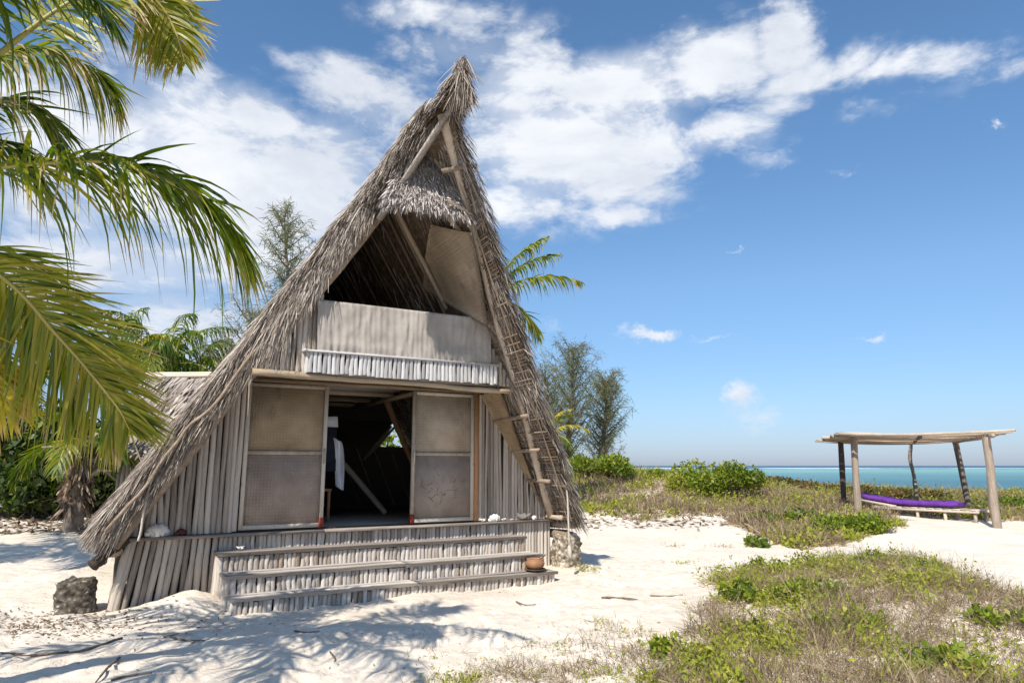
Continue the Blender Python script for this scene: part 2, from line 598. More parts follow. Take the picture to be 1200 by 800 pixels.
def plain(name, c, rough=.7, spec=.3, c2=None, nscale=6, b_=0):
    m, t, b = new_mat(name)
    co = t.new('ShaderNodeTexCoord').outputs['Object']
    n = t.noise(co, nscale, 6, .6)
    t.l.new(t.mix(t.smooth(n, .3, .7), c, c2 or tuple(x * .75 for x in c)), b.inputs['Base Color'])
    b.inputs['Roughness'].default_value = rough
    b.inputs['Specular IOR Level'].default_value = spec
    if b_:
        bump(t, b, n, b_, .01)
    return m


M['shell'] = plain('white_shell', (.80, .77, .72), .45, .4, (.62, .57, .52), 14, .3)
M['red_shell'] = plain('dark_red_shell', (.10, .02, .02), .5, .4, (.05, .015, .015), 20, .3)
M['red'] = plain('red_paint', (.30, .045, .03), .75, .2, (.16, .04, .03), 30)
M['clay'] = plain('terracotta', (.36, .19, .10), .8, .2, (.25, .13, .075), 9, .2)
M['clay_dark'] = plain('soot_clay', (.12, .075, .05), .85, .2, (.07, .05, .04), 9, .2)
M['rope'] = plain('rope_fibre', (.62, .57, .50), .9, .1, (.42, .37, .31), 60, .4)
M['towel'] = plain('white_towel', (.75, .76, .80), .9, .1, (.62, .63, .68), 5, .2)
M['blue_cloth'] = plain('dark_blue_cloth', (.035, .04, .06), .9, .1, (.02, .022, .035), 5, .2)
M['purple'] = plain('purple_cover', (.15, .05, .31), .85, .12, (.10, .032, .22), 6, .5)
M['navy'] = plain('dark_purple_cover', (.05, .025, .10), .75, .25, (.035, .02, .07), 4, .2)
M['twig'] = plain('dry_twig', (.12, .085, .065), .9, .1, (.22, .17, .13), 30, .5)
M['bark'] = plain('pale_bark', (.30, .25, .21), .9, .1, (.16, .125, .10), 7, .8)


def stone_mat(name='coral_rag', k=1.0):
    m, t, b = new_mat(name)
    co = t.new('ShaderNodeTexCoord').outputs['Object']
    v = t.new('ShaderNodeTexVoronoi', feature='SMOOTH_F1')
    v.inputs['Scale'].default_value = 16
    v.inputs['Smoothness'].default_value = .3
    t.l.new(t.vmath('ADD', co, t.vmath('MULTIPLY', t.noise(co, 9, 3, .5, 0, 'Color'), (.06, .06, .06))), v.inputs['Vector'])
    n = t.noise(co, 9, 8, .7)
    f = t.math('ADD', t.math('MULTIPLY', v.outputs['Distance'], -.55), t.math('ADD', n, .18))
    c = t.ramp(f, [(.1, (.06 * k, .045 * k, .03 * k)), (.35, (.25 * k, .20 * k, .145 * k)), (.55, (.52 * k, .46 * k, .38 * k)), (.78, (.70, .65, .58))])
    t.l.new(c, b.inputs['Base Color'])
    b.inputs['Roughness'].default_value = .95
    bump(t, b, f, 1.0, .03)
    return m


M['coral'] = stone_mat()
M['coral_dark'] = stone_mat('mossy_coral_rag', .34)


def sand_mat():
    m, t, b = new_mat('coral_sand')
    co = t.new('ShaderNodeTexCoord').outputs['Object']
    n = t.noise(co, .9, 6, .6)
    n2 = t.noise(co, 130, 3, .7)
    n3 = t.noise(co, 12, 5, .65, .4)
    c = t.mix(t.smooth(n, .3, .7), (.66, .58, .485), (.74, .665, .57))
    c = t.mix(t.math('MULTIPLY', t.smooth(n2, .60, .78), .35), c, (.34, .28, .22))
    c = t.mix(t.math('MULTIPLY', t.smooth(n3, .62, .76), .28), c, (.46, .395, .33))
    t.l.new(c, b.inputs['Base Color'])
    b.inputs['Roughness'].default_value = .95
    b.inputs['Specular IOR Level'].default_value = .1
    h = t.math('ADD', t.math('MULTIPLY', n3, 1.0), t.math('MULTIPLY', n2, .16))
    h = t.math('ADD', h, t.math('MULTIPLY', t.noise(co, 4.0, 4, .55, .6), 1.2))
    bump(t, b, h, .55, .05)
    return m


M['sand'] = sand_mat()


def sea_mat():
    m, t, b = new_mat('sea_water')
    co = t.new('ShaderNodeTexCoord').outputs['Object']
    s = t.new('ShaderNodeSeparateXYZ')
    t.l.new(co, s.inputs[0])
    big = t.noise(t.mapping(co, (.0025, .006, 1)), 1.0, 5, .6)
    y = t.math('LOGARITHM', t.math('MAXIMUM', s.outputs[1], 10), 10)
    y = t.math('ADD', y, t.math('MULTIPLY', t.math('SUBTRACT', big, .5), .34))
    f = t.math('DIVIDE', t.math('SUBTRACT', y, 1.6), 2.2)     # 0 at 40 m, 1 at 6.3 km
    c = t.ramp(f, [(.0, (.13, .24, .25)), (.16, (.075, .175, .20)), (.30, (.065, .165, .19)), (.40, (.11, .25, .25)), (.50, (.21, .38, .335)),
                   (.585, (.19, .355, .33)), (.625, (.04, .115, .18)), (.80, (.04, .105, .17))])
    st = t.smooth(t.noise(t.mapping(co, (.035, .16, 1)), 1.0, 4, .65), .52, .72)
    c = t.mix(t.math('MULTIPLY', st, .5), c, (.02, .095, .13))
    fo = t.smooth(t.noise(t.mapping(co, (.0085, .004, 1)), 1.0, 5, .7), .44, .52)
    d = t.math('ABSOLUTE', t.math('SUBTRACT', f, .635))
    fo = t.math('MULTIPLY', fo, t.math('SUBTRACT', 1.0, t.smooth(d, .016, .04)))
    c = t.mix(fo, c, (.8, .82, .82))
    t.l.new(c, b.inputs['Base Color'])
    b.inputs['Roughness'].default_value = .35
    b.inputs['Specular IOR Level'].default_value = .25
    b.inputs['IOR'].default_value = 1.33
    h = t.noise(t.mapping(co, (.35, 1.0, 1)), 1.0, 5, .6)
    bump(t, b, h, .5, .5)
    return m


M['sea'] = sea_mat()

PALM = [(.0, (.022, .040, .006)), (.3, (.055, .098, .010)), (.55, (.125, .19, .012)), (.75, (.30, .30, .018)), (.86, (.36, .27, .07)), (1, (.50, .41, .29))]
M['palm'] = tinted('palm_leaf', PALM, .42, .42, .45)
M['palm_yellow'] = tinted('yellow_palm_leaf', [(0, (.12, .15, .012)), (.4, (.36, .33, .015)), (.75, (.52, .42, .025)), (1, (.50, .36, .16))], .38, .45, .4)
M['rachis'] = tinted('palm_rachis', [(0, (.12, .13, .03)), (.5, (.30, .27, .07)), (1, (.40, .32, .12))], 0, .5, .4)
M['husk'] = tinted('dead_frond', [(0, (.07, .045, .03)), (.5, (.22, .16, .11)), (1, (.42, .34, .27))], .1, .9, .1)
M['bush'] = tinted('bush_leaf', [(0, (.03, .05, .010)), (.35, (.085, .13, .014)), (.7, (.19, .26, .020)), (.9, (.30, .35, .030)), (1, (.36, .31, .07))], .35, .5, .4)
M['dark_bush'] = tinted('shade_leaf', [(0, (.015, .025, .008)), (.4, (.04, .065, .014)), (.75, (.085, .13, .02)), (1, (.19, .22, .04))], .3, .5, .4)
M['casuarina'] = tinted('casuarina_needle', [(0, (.085, .092, .05)), (.5, (.17, .18, .09)), (1, (.27, .27, .125))], .4, .8, .2)
M['scrub'] = tinted('dune_scrub', [(0, (.11, .078, .05)), (.25, (.27, .20, .125)), (.45, (.47, .38, .25)), (.55, (.17, .18, .035)), (.75, (.19, .235, .025)), (.9, (.31, .33, .04)), (1, (.42, .36, .09))], .2, .8, .2)
M['litter'] = tinted('leaf_litter', [(0, (.07, .045, .03)), (.5, (.19, .13, .085)), (1, (.38, .30, .22))], .1, .9, .1)
M['redleaf'] = tinted('sea_lavender_leaf', [(0, (.05, .06, .018)), (.4, (.11, .115, .025)), (.7, (.19, .13, .035)), (1, (.24, .12, .045))], .25, .5, .3)

# ------------------------------------------------------------------ ground and sea


def axis(lo, hi, a, b, d, g=1.13):
    mid = list(np.arange(a, b + 1e-6, d))
    out, s = [], d
    x = b
    while x < hi:
        s *= g
        x += s
        out.append(min(x, hi))
    left, s = [], d
    x = a
    while x > lo:
        s *= g
        x -= s
        left.append(max(x, lo))
    return np.array(left[::-1] + mid + out)


gx = axis(-90, 120, -7.5, 9.5, .045, 1.10)
gy = axis(-40, 62, 4.6, 12.5, .04, 1.05)
X, Y = np.meshgrid(gx, gy)
mb = MB()
mb.sheet(np.stack([X, Y, ground(X, Y)], -1))
tag(mb.build('sandy_ground', M['sand']), kind='structure')
mb = MB()
sxs = np.array([-9000, -3000, -1000, -300, -90, 0, 90, 300, 1000, 3000, 9000.])
sys_ = np.array([30, 60, 120, 300, 800, 2000, 5000, 9000.])
X, Y = np.meshgrid(sxs, sys_)
mb.sheet(np.stack([X, Y, X * 0 - 2.4], -1))
tag(mb.build('sea', M['sea']), kind='structure')

# ------------------------------------------------------------------ pole library
_poles = {}


def pole_mesh(mat, k, n=7):
    key = (mat, k, n)
    if key not in _poles:
        z = np.array([0, .3, .68, 1.])
        q = MB()
        pts = np.stack([rng.normal(size=4) * .16 * np.array([0, 1, 1, 0]), rng.normal(size=4) * .16 * np.array([0, 1, 1, 0]), z], -1)
        a = np.arange(n) / n * 2 * np.pi
        v = []
        for i in range(4):
            rr = (1 + .09 * rng.normal(size=n)) * (1.05 - .1 * z[i])
            v.append(np.stack([pts[i, 0] + np.cos(a) * rr, pts[i, 1] + np.sin(a) * rr, np.full(n, z[i])], -1))
        v = np.concatenate(v + [[[0, 0, 0]], [[0, 0, 1]]])
        f = [(i * n + j, i * n + (j + 1) % n, (i + 1) * n + (j + 1) % n, (i + 1) * n + j) for i in range(3) for j in range(n)]
        f += [(4 * n, (j + 1) % n, j, 4 * n) for j in range(n)] + [(4 * n + 1, 3 * n + j, 3 * n + (j + 1) % n, 4 * n + 1) for j in range(n)]
        q.add(v, f)
        o = q.build('pole', M[mat])
        _poles[key] = o.data
        bpy.data.objects.remove(o)
    return _poles[key]


def pole(name, parent, p0, p1, r, mat, flat=1.0, hut=True, n=7):
    p0, p1 = Vector(p0), Vector(p1)
    if hut:
        p0.y, p1.y = -p0.y, -p1.y
    o = link(name, pole_mesh(mat, R.randrange(6), n), parent)
    d = p1 - p0
    q = d.to_track_quat('Z', 'Y')
    if abs(d.normalized().z) > .99:
        q = Vector((0, 0, 1)).rotation_difference(d.normalized()) @ Quaternion((0, 0, 1), 0 if flat != 1 else R.random() * 6)
    o.matrix_basis = Matrix.Translation(p0) @ q.to_matrix().to_4x4() @ Matrix.Diagonal((r, r * flat, d.length, 1))
    return o


def long_pole(name, parent, p0, p1, r, mat, bend=.02):
    p0, p1 = np.array(p0, float), np.array(p1, float)
    k = 22
    t = np.linspace(0, 1, k)
    pts = p0 + (p1 - p0) * t[:, None]
    off = np.stack([fbm(t * 3 + R.random() * 50, t * 0 + 1.5, 3) for _ in range(3)], -1) * np.sin(t * np.pi)[:, None]
    rad = r * (1.06 - .14 * t) * (1 + .05 * rng.normal(size=k)) + .10 * r * (rng.random(k) < .2)
    q = MB()
    q.tube(pts + off * bend * 4, rad, 10, .5, .05)
    return q.build(name, M[mat], parent, True, flip=True)


def hb(name, mat, parent, boxes, jit=.0, smooth=False):
    q = MB()
    for lo, hi in boxes:
        q.box(np.array(lo, float), np.array(hi, float), jit=jit)
    o = q.build(name, M[mat], parent, smooth, flip=True)
    return o


# ------------------------------------------------------------------ the hut
hut = empty('thatched_hut', (HO[0], HO[1], 0), HA,
            'tall A-frame beach hut with ragged grey palm thatch, pole walls and an open loft', 'hut')
ZA, ZE, XE = 5.55, .75, 3.12


def za(y):
    return ZA + .145 * np.maximum(y, 0)


def inner(s, y, v):
    return np.stack([s * (1 - v) * XE, y, ZE + v * (za(y) - ZE)], -1)


NR = {s: np.array([s * .838, 0, .545]) for s in (-1, 1)}     # outward normals of the slopes
DN = {s: np.array([s * .545, 0, -.838]) for s in (-1, 1)}    # down the slope


def yfront(s, v):
    z = ZE + v * (ZA - ZE)
    zz = np.maximum(z - .9, -.2)
    if s > 0:
        return .84 + .395 * zz
    return np.where(z < 5.0, .45 + .22 * zz, .45 + .22 * 4.1 + (z - 5.0) * 1.6)


def xin(z, y=0.):
    return XE * (1 - (z - ZE) / (za(np.asarray(y, float)) - ZE))


YB = -4.4


def strands(mb, P, D, L, w, N, sag, tint, K=4):
    D = nrm(D)
    s = np.linspace(0, 1, K)[None, :, None]
    pts = P[:, None] + D[:, None] * (L[:, None, None] * s) + np.array([0, 0, -1.]) * (sag * L)[:, None, None] * s ** 2
    wv = nrm(np.cross(D, N)) * w[:, None]
    prof = np.array([.85, 1, .85, .3])[None, :, None] if K == 4 else np.linspace(1, .15, K)[None, :, None]
    mb.ribbons(pts, wv[:, None] * prof, tint)


V0 = {-1: .045, 1: .03}
for s in (-1, 1):
    vv = np.linspace(V0[s], 1.0, 26)
    th_ = .17 if s < 0 else .045
    g = []
    for v in vv:
        yf = float(yfront(s, v)) - .06
        g.append(inner(s, np.linspace(YB, yf, 26), np.full(26, v)))
    G = np.array(g)
    q = MB()
    th = th_ + .04 * rng.random(G.shape[:2])[..., None]
    q.slab(G, NR[s] * th)
    roof = q.build('roof_slope', M['core'], hut, True, flip=True)
    # thatch: layers of leaf strips laid down the slope, denser and shaggier at the front edge
    q = MB()
    for n, front in ((60000 if s < 0 else 16000, True), (17000, False)):
        v = V0[s] + rng.random(n) * (1.02 - V0[s])
        yf = yfront(s, v)
        y = yf - (.03 if s < 0 else .10) - rng.random(n) ** 1.4 * 1.3 if front else YB - .15 + rng.random(n) * (yf - YB)
        v = np.floor(v * 60 + rng.random(n) * .6) / 60 + .01
        lay = rng.random(n)
        bul = .02 * np.sin(v * 23 + y * 1.3) + .03 * fbm(v * 14, y * 2.2, 2)
        P = inner(s, y, v) + NR[s] * (th_ - .04 + (.14 if s < 0 else .05) * lay + bul)[:, None]
        D = DN[s] + NR[s] * (rng.normal(size=n) * .09 + .06)[:, None]
        D[:, 1] += rng.normal(size=n) * .24 + (.10 if front and s < 0 else 0)
        L = .15 + .24 * rng.random(n) ** 1.3
        strands(q, P, D, L, np.where(rng.random(n) < .16, .007 + .006 * rng.random(n), .0028 + .0045 * rng.random(n) ** 2) + (0 if front else .005), np.broadcast_to(NR[s], (n, 3)) + rng.normal(size=(n, 3)) * .55, .10 + .15 * rng.random(n),
                np.clip(rng.normal(.50, .34, n) + .4 * fbm(v * 9, y * 1.5, 3), 0, 1))
    # fringe over the front edge
    n = 16000 if s < 0 else 1100
    v = V0[s] + rng.random(n) ** .95 * (1.01 - V0[s])
    P = inner(s, yfront(s, v) - .06 + .06 * rng.random(n), v) + NR[s] * ((.02 + .26 * rng.random(n)) if s < 0 else (.02 + .09 * rng.random(n)))[:, None]
    D = DN[s] * .9 + NR[s] * (rng.normal(size=n) * .13 + (.03 if s > 0 else 0))[:, None]
    D[:, 1] += .05 + .25 * rng.random(n) ** 2
    L = (.10 + .24 * rng.random(n) ** 1.5) * (1 if s < 0 else .8)
    strands(q, P, D, L, .0028 + .005 * rng.random(n) ** 2, rng.normal(size=(n, 3)) * .6 + NR[s] + np.array([0, .6, 0]), (.12 + .3 * rng.random(n)) * (1 if s < 0 else .3), np.clip(rng.normal(.54, .34, n), 0, 1))
    if s < 0:
        n = 4200
        v = .42 + rng.random(n) ** .8 * .42
        P = inner(s, yfront(s, v) + .02 + .07 * rng.random(n), v) + NR[s] * (-.03 + .2 * rng.random(n))[:, None]
        D = DN[s] * .6 + np.array([0, .05, -.45]) + rng.normal(size=(n, 3)) * .16
        cl_ = fbm(v * 26, v * 0 + 2.2, 2)
        strands(q, P, D, (.10 + .24 * rng.random(n)) * np.clip(.9 + 1.2 * cl_, .3, 1.6), .0028 + .005 * rng.random(n), rng.normal(size=(n, 3)) * .6 + np.array([0, 1, 0]), .3 * rng.random(n), np.clip(rng.normal(.6, .25, n), 0, 1))
    # leaf butts showing between the battens underneath
    n = 2600 if s > 0 else 1500
    v = V0[s] + rng.random(n) * .93
    y = yfront(s, v) - .05 - rng.random(n) * 1.5
    P = inner(s, y, v) - NR[s] * .002
    D = DN[s] + rng.normal(size=(n, 3)) * .04
    D[:, 1] += rng.normal(size=n) * .35
    strands(q, P, D, .08 + .14 * rng.random(n), .004 + .006 * rng.random(n), np.broadcast_to(NR[s], (n, 3)) + rng.normal(size=(n, 3)) * .3, .0 * np.ones(n), np.clip(rng.normal(.42, .3, n), 0, 1))
    # loose wisps standing off the silhouette
    n = 420
    v = V0[s] + rng.random(n) * .95
    P = inner(s, yfront(s, v) - .1 - rng.random(n) * 1.2, v) + NR[s] * (.26 if s < 0 else .08)
    D = DN[s] + NR[s] * (.15 + .35 * rng.random(n))[:, None]
    D[:, 1] += rng.normal(size=n) * .4
    strands(q, P, D, .1 + .2 * rng.random(n), .003 + .004 * rng.random(n), np.broadcast_to(NR[s], (n, 3)) + rng.normal(size=(n, 3)), .2 * np.ones(n), np.clip(rng.normal(.5, .25, n), 0, 1))
    # eave
    n = 5200
    y = YB - .1 + rng.random(n) * (float(yfront(s, 0.)) - YB + .08)
    P = inner(s, y, np.full(n, V0[s] + .01)) + NR[s] * ((.02 + .26 * rng.random(n)) if s < 0 else (.0 + .14 * rng.random(n)))[:, None]
    D = DN[s] + rng.normal(size=(n, 3)) * .12
    strands(q, P, D, (.14 + .24 * rng.random(n)) * (1.15 if s < 0 else .3), .003 + .006 * rng.random(n), np.broadcast_to(NR[s], (n, 3)) + rng.normal(size=(n, 3)) * .4, .15 * np.ones(n), np.clip(rng.normal(.45, .24, n), 0, 1))
    tag(q.build('thatch', M['thatch'], roof, False, flip=True), kind='stuff')
    # underside: battens along the roof, canes and rafters up it, purlin ends sticking out
    for i in range(104):
        v = V0[s] + .012 + i / 104 * .925 + R.uniform(-.004, .004)
        yf = float(yfront(s, v)) - .05
        a = inner(s, np.array(YB + .1), np.array(v)) - NR[s] * .014
        b = inner(s, np.array(yf), np.array(v)) - NR[s] * .014
        b[2] += R.uniform(-.03, .03)
        pole('batten', roof, a, b, R.uniform(.007, .012), 'batten', n=5)
    for i in range(11):
        f0 = -.02 + R.uniform(-.1, .1)
        y0, y1 = YB + .35 + i * .5 + R.uniform(-.1, .1), YB + .35 + i * .56 + R.uniform(-.1, .1)
        v0 = .03
        if y0 > .3:
            continue
        pole('cane', roof, inner(s, np.array(y0), np.array(v0)) - NR[s] * .04, inner(s, np.array(y1), np.array(.97)) - NR[s] * .04, R.uniform(.010, .016), 'batten', n=6)
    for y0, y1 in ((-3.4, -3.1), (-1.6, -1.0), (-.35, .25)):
        pole('rafter', roof, inner(s, np.array(y0), np.array(.02)) - NR[s] * .075, inner(s, np.array(y1), np.array(.97)) - NR[s] * .075, R.uniform(.026, .034), 'shade_toned')
    for dy, rr in (((.16, .013),) if s > 0 else ()):
        vs = (.03, .985)
        pa = [inner(s, np.array(float(yfront(s, v)) - dy - (.12 if v > .5 else 0)), np.array(v)) - NR[s] * .045 for v in vs]
        pole('cane', roof, pa[0], pa[1], rr, 'batten', n=6)
    for z_ in (.93, 1.49, 1.95, 2.42, 3.15, 4.05, 4.85)[:4 if s > 0 else 7]:
        v = (z_ - ZE) / (ZA + .1 - ZE)
        yf = float(yfront(s, v))
        a, b = inner(s, np.array(YB + .2), np.array(v)) - NR[s] * .05, inner(s, np.array(yf - (.40 if s > 0 else .14)), np.array(v)) - NR[s] * .05
        long_pole('purlin', roof, a, b, R.uniform(.026, .038), 'log', .015)

# ridge cap and the tuft at the tip
q = MB()
yr = np.linspace(YB - .1, 2.92, 60)
q.tube(np.stack([yr * 0, yr, za(yr) + .13 + .01 * rng.normal(size=60)], -1), .08, 8, .35, .12)
ridge = q.build('ridge_cap', M['core'], hut, True, flip=True)
q = MB()
n = 12000
y = YB - .1 + rng.random(n) ** .7 * (3.02 - YB)
sd = rng.choice([-1., 1.], n)
P = np.stack([sd * rng.random(n) * .10, y, za(y) + .16 + .09 * rng.random(n)], -1)
D = np.stack([sd * (.52 + .12 * rng.random(n)), rng.normal(size=n) * .25 + .05, -.8 + .1 * rng.random(n)], -1)
strands(q, P, D, .13 + .17 * rng.random(n), .0035 + .006 * rng.random(n), np.stack([sd * .8, 0 * sd, .55 + 0 * sd], -1) + rng.normal(size=(n, 3)) * .3, .1 + .15 * rng.random(n), np.clip(rng.normal(.5, .24, n), 0, 1))
n = 520
P = np.stack([rng.normal(size=n) * .032, 2.80 + .26 * rng.random(n), 6.02 + .36 * rng.random(n) ** .7], -1)
D = np.stack([rng.normal(size=n) * .24, .02 + rng.normal(size=n) * .3, -1 + rng.random(n) * .7], -1)
strands(q, P, D, .10 + .34 * rng.random(n) ** 1.8, .0035 + .006 * rng.random(n), rng.normal(size=(n, 3)), .25 * np.ones(n), np.clip(rng.normal(.5, .25, n), 0, 1))
tag(q.build('thatch', M['thatch'], ridge, False, flip=True), kind='stuff')

# barge poles
long_pole('barge_pole', hut, (-3.06, .38, .80), (-.36, 1.28, 4.98), .062, 'log')
long_pole('sill_log', hut, (-2.95, .06, .84), (-3.25, .40, .60), .065, 'dark_wood')
long_pole('cane', hut, inner(-1, np.array(.62), np.array(.03)) + NR[-1] * .16, inner(-1, np.array(1.05), np.array(.46)) + NR[-1] * .10, .018, 'log', .03)
long_pole('barge_pole', hut, (2.98, .12, .93), (-.03, 2.46, 5.92), .066, 'log')
q = MB()
q.bar((-.46, 1.50, 4.80), (.03, 2.66, 5.95), .035, .10, (.8, -.3, .4))
q.build('barge_board', M['plank'], hut, False, flip=True)
pole('strut', hut, (.62, 2.05, 4.86), (.20, 2.15, 4.95), .022, 'log')
pole('strut', hut, (.50, 2.35, 5.40), (.05, 2.30, 5.25), .030, 'log')
pole('brace_pole', hut, (.02, 1.35, 5.55), (.75, 1.75, 4.55), .035, 'log')
pole('gable_pole', hut, (-.15, .95, 5.35), (.95, .45, 4.0), .036, 'log')
pole('gable_pole', hut, (-1.2, .35, 4.02), (-.20, -.6, 4.0), .040, 'log')

# awning of bleached thatch over the loft opening
ga = np.zeros((14, 18, 3))
for i, u in enumerate(np.linspace(0, 1, 14)):
    for j, w in enumerate(np.linspace(-1, 1, 18)):
        z = 5.95 - 1.12 * u ** .9 - .05 * w * w * u + .03 * (1 - w) * u
        y = 1.58 + .44 * u ** .8 - .10 * w * w * u + .05 * w
        ga[i, j] = (.10 + (.13 + .55 * u) * w - .05 * (1 - u), y, z)
q = MB()
q.slab(ga, np.broadcast_to(np.array([0, -.05, -.02]), ga.shape))
awn = q.build('awning', M['core'], hut, True, flip=True)
q = MB()
n = 8500
u, w = rng.random(n) ** .8, rng.random(n) * 2 - 1
ix, jx = u * 12.99, (w + 1) / 2 * 16.99
i0, j0 = ix.astype(int), jx.astype(int)
fi, fj = (ix - i0)[:, None], (jx - j0)[:, None]
P = ga[i0, j0] * (1 - fi) * (1 - fj) + ga[i0 + 1, j0] * fi * (1 - fj) + ga[i0, j0 + 1] * (1 - fi) * fj + ga[i0 + 1, j0 + 1] * fi * fj
P = P + np.array([0, .06, .03]) * rng.random(n)[:, None]
D = np.stack([w * .45 + rng.normal(size=n) * .16, .42 + rng.normal(size=n) * .14, np.full(n, -.85)], -1) + rng.normal(size=(n, 3)) * .3
strands(q, P, D, (.06 + .11 * rng.random(n)), .004 + .007 * rng.random(n), np.array([0, .85, .5]) + rng.normal(size=(n, 3)) * .7, .2 * np.ones(n), np.clip(rng.normal(.52, .3, n), 0, 1))
tag(q.build('thatch', M['hood'], awn, False, flip=True), kind='stuff')

# loft floor and front beam
loft = hb('loft_floor', 'floor', hut, [((-1.75, -3.3, 2.86), (.70, -.02, 2.91)), ((-1.72, -.02, 2.86), (1.72, .98, 2.91))])
for y in (-1.1, -2.2, -3.2):
    hb('joist', 'beam', loft, [((-1.70, y - .03, 2.79), (.70, y + .03, 2.857))])
hb('joist', 'beam', loft, [((.64, -3.25, 2.735), (.72, -.08, 2.787))])
long_pole('front_beam', hut, (-1.80, 1.02, 2.805), (1.74, 1.02, 2.745), .038, 'beam', .012)
hb('lintel', 'beam', hut, [((-1.74, -.02, 2.80), (1.74, .045, 2.852))])
hb('lintel', 'beam', hut, [((-1.78, .50, 2.805), (1.78, .56, 2.855))])

# loft front wall: short poles each side of the balcony
up = hb('loft_wall', 'dark_wood', hut, [((-1.35, .90, 2.86), (1.5, .925, 3.0))])
for xs in (np.arange(-1.76, -1.0, .062), np.arange(1.40, 1.8, .062)):
    for x in xs:
        ztop = ZE + (1 - abs(x) / XE) * (float(za(.97)) - ZE) - .02
        ztop = min(ztop, 3.86)
        if ztop > 2.95:
            pole('wall_pole', up, (x, .97, 2.82), (x + R.uniform(-.01, .01), .97, ztop), R.uniform(.028, .034), 'pole')
bal = hb('balcony', 'white_wood', hut, [((-1.20, .98, 3.085), (1.50, 1.13, 3.108))])
hb('shelf_end', 'white_wood', bal, [((-1.23, .92, 3.083), (-1.203, 1.14, 3.112))])
nb = 46
for i in range(nb):
    x = -1.14 + 2.58 * i / (nb - 1)
    pole('baluster', bal, (x, 1.095, 2.825 + R.uniform(-.012, .012)), (x + R.uniform(-.008, .008), 1.09, 3.082), R.uniform(.024, .030), 'white_wood', .75)
for k in range(4):
    pole('baluster', bal, (-1.165, 1.06 - k * .05, 2.83), (-1.165, 1.06 - k * .05, 3.08), .025, 'white_wood', .8)
hb('rail', 'pole', bal, [((-1.05, 1.02, 3.70), (1.36, 1.065, 3.74))])
for x in (-1.03, .2, 1.33):
    hb('post', 'pole', bal, [((x - .025, .99, 3.11), (x + .025, 1.018, 3.73))])

# shutter mat folded up against the right slope
G = np.zeros((12, 14, 3))
c = [np.array(p) for p in ((.33, 1.30, 4.98), (.56, 2.08, 4.66), (1.20, 1.36, 3.64), (.71, .05, 4.42))]
for i, a in enumerate(np.linspace(0, 1, 12)):
    for j, b in enumerate(np.linspace(0, 1, 14)):
        p = c[0] * (1 - a) * (1 - b) + c[1] * (1 - a) * b + c[2] * a * b + c[3] * a * (1 - b)
        G[i, j] = p + np.array([.07, 0, 0]) - NR[1] * (.08 + .015 * math.sin(a * 5 + b * 3) + .01 * R.random())
q = MB()
q.slab(G, np.broadcast_to(NR[1] * .012, G.shape))
sh = q.build('shutter_mat', M['shutter'], hut, True, flip=True)
pole('edge_bar', sh, G[-1, 0] - NR[1] * .01, G[-1, -1] - NR[1] * .01, .014, 'batten', n=6)

# coir mat lining the right overhang beside the wall
G = np.array([[inner(1, np.array(y), np.array((z - ZE) / (ZA - ZE))) - NR[1] * (.045 + .008 * R.random()) for y in np.linspace(.02, .62 * (z - 1.2) / 1.6 + .06, 8)] for z in np.linspace(1.25, 2.80, 14)])
q = MB()
q.slab(G, np.broadcast_to(NR[1] * .01, G.shape))
mt = q.build('lining_mat', M['mat_weave'], hut, True, flip=True)
pole('edge_bar', mt, (xin(1.0) - .02, .06, .98), (xin(2.78) - .03, .07, 2.78), .020, 'log', n=6)

# lower front wall
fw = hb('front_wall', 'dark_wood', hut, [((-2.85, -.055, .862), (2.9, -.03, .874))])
for sgn in (-1, 1):
    q = MB()
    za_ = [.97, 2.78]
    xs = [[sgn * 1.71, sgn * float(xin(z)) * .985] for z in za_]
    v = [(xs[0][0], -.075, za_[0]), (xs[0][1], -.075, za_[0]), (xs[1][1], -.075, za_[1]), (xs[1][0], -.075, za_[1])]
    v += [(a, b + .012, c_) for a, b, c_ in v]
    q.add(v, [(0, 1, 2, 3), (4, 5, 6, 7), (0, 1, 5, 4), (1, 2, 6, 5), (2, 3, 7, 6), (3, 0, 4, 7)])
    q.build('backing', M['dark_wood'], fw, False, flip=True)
for sgn in (-1, 1):
    x = 1.80
    while x < 2.93:
        r = R.uniform(.029, .037) if sgn < 0 else R.uniform(.023, .031)
        ztop = ZE + (1 - x / XE) * (ZA - ZE) - .01
        lean = R.uniform(-.02, .02)
        if ztop > .98:
            pole('wall_pole', fw, (sgn * x, R.uniform(-.004, .006), .86), (sgn * x + lean, R.uniform(-.004, .006), ztop), r, 'pole')
        x += 2 * r * R.uniform(.94, 1.03)
pole('corner_post', hut, (-1.745, .015, .875), (-1.735, .015, 2.80), .036, 'pole')
hb('corner_post', 'orange_post', hut, [((1.645, -.02, .875), (1.715, .04, 2.80))])
pole('corner_post', hut, (1.755, .012, .875), (1.75, .012, 2.79), .030, 'pole')

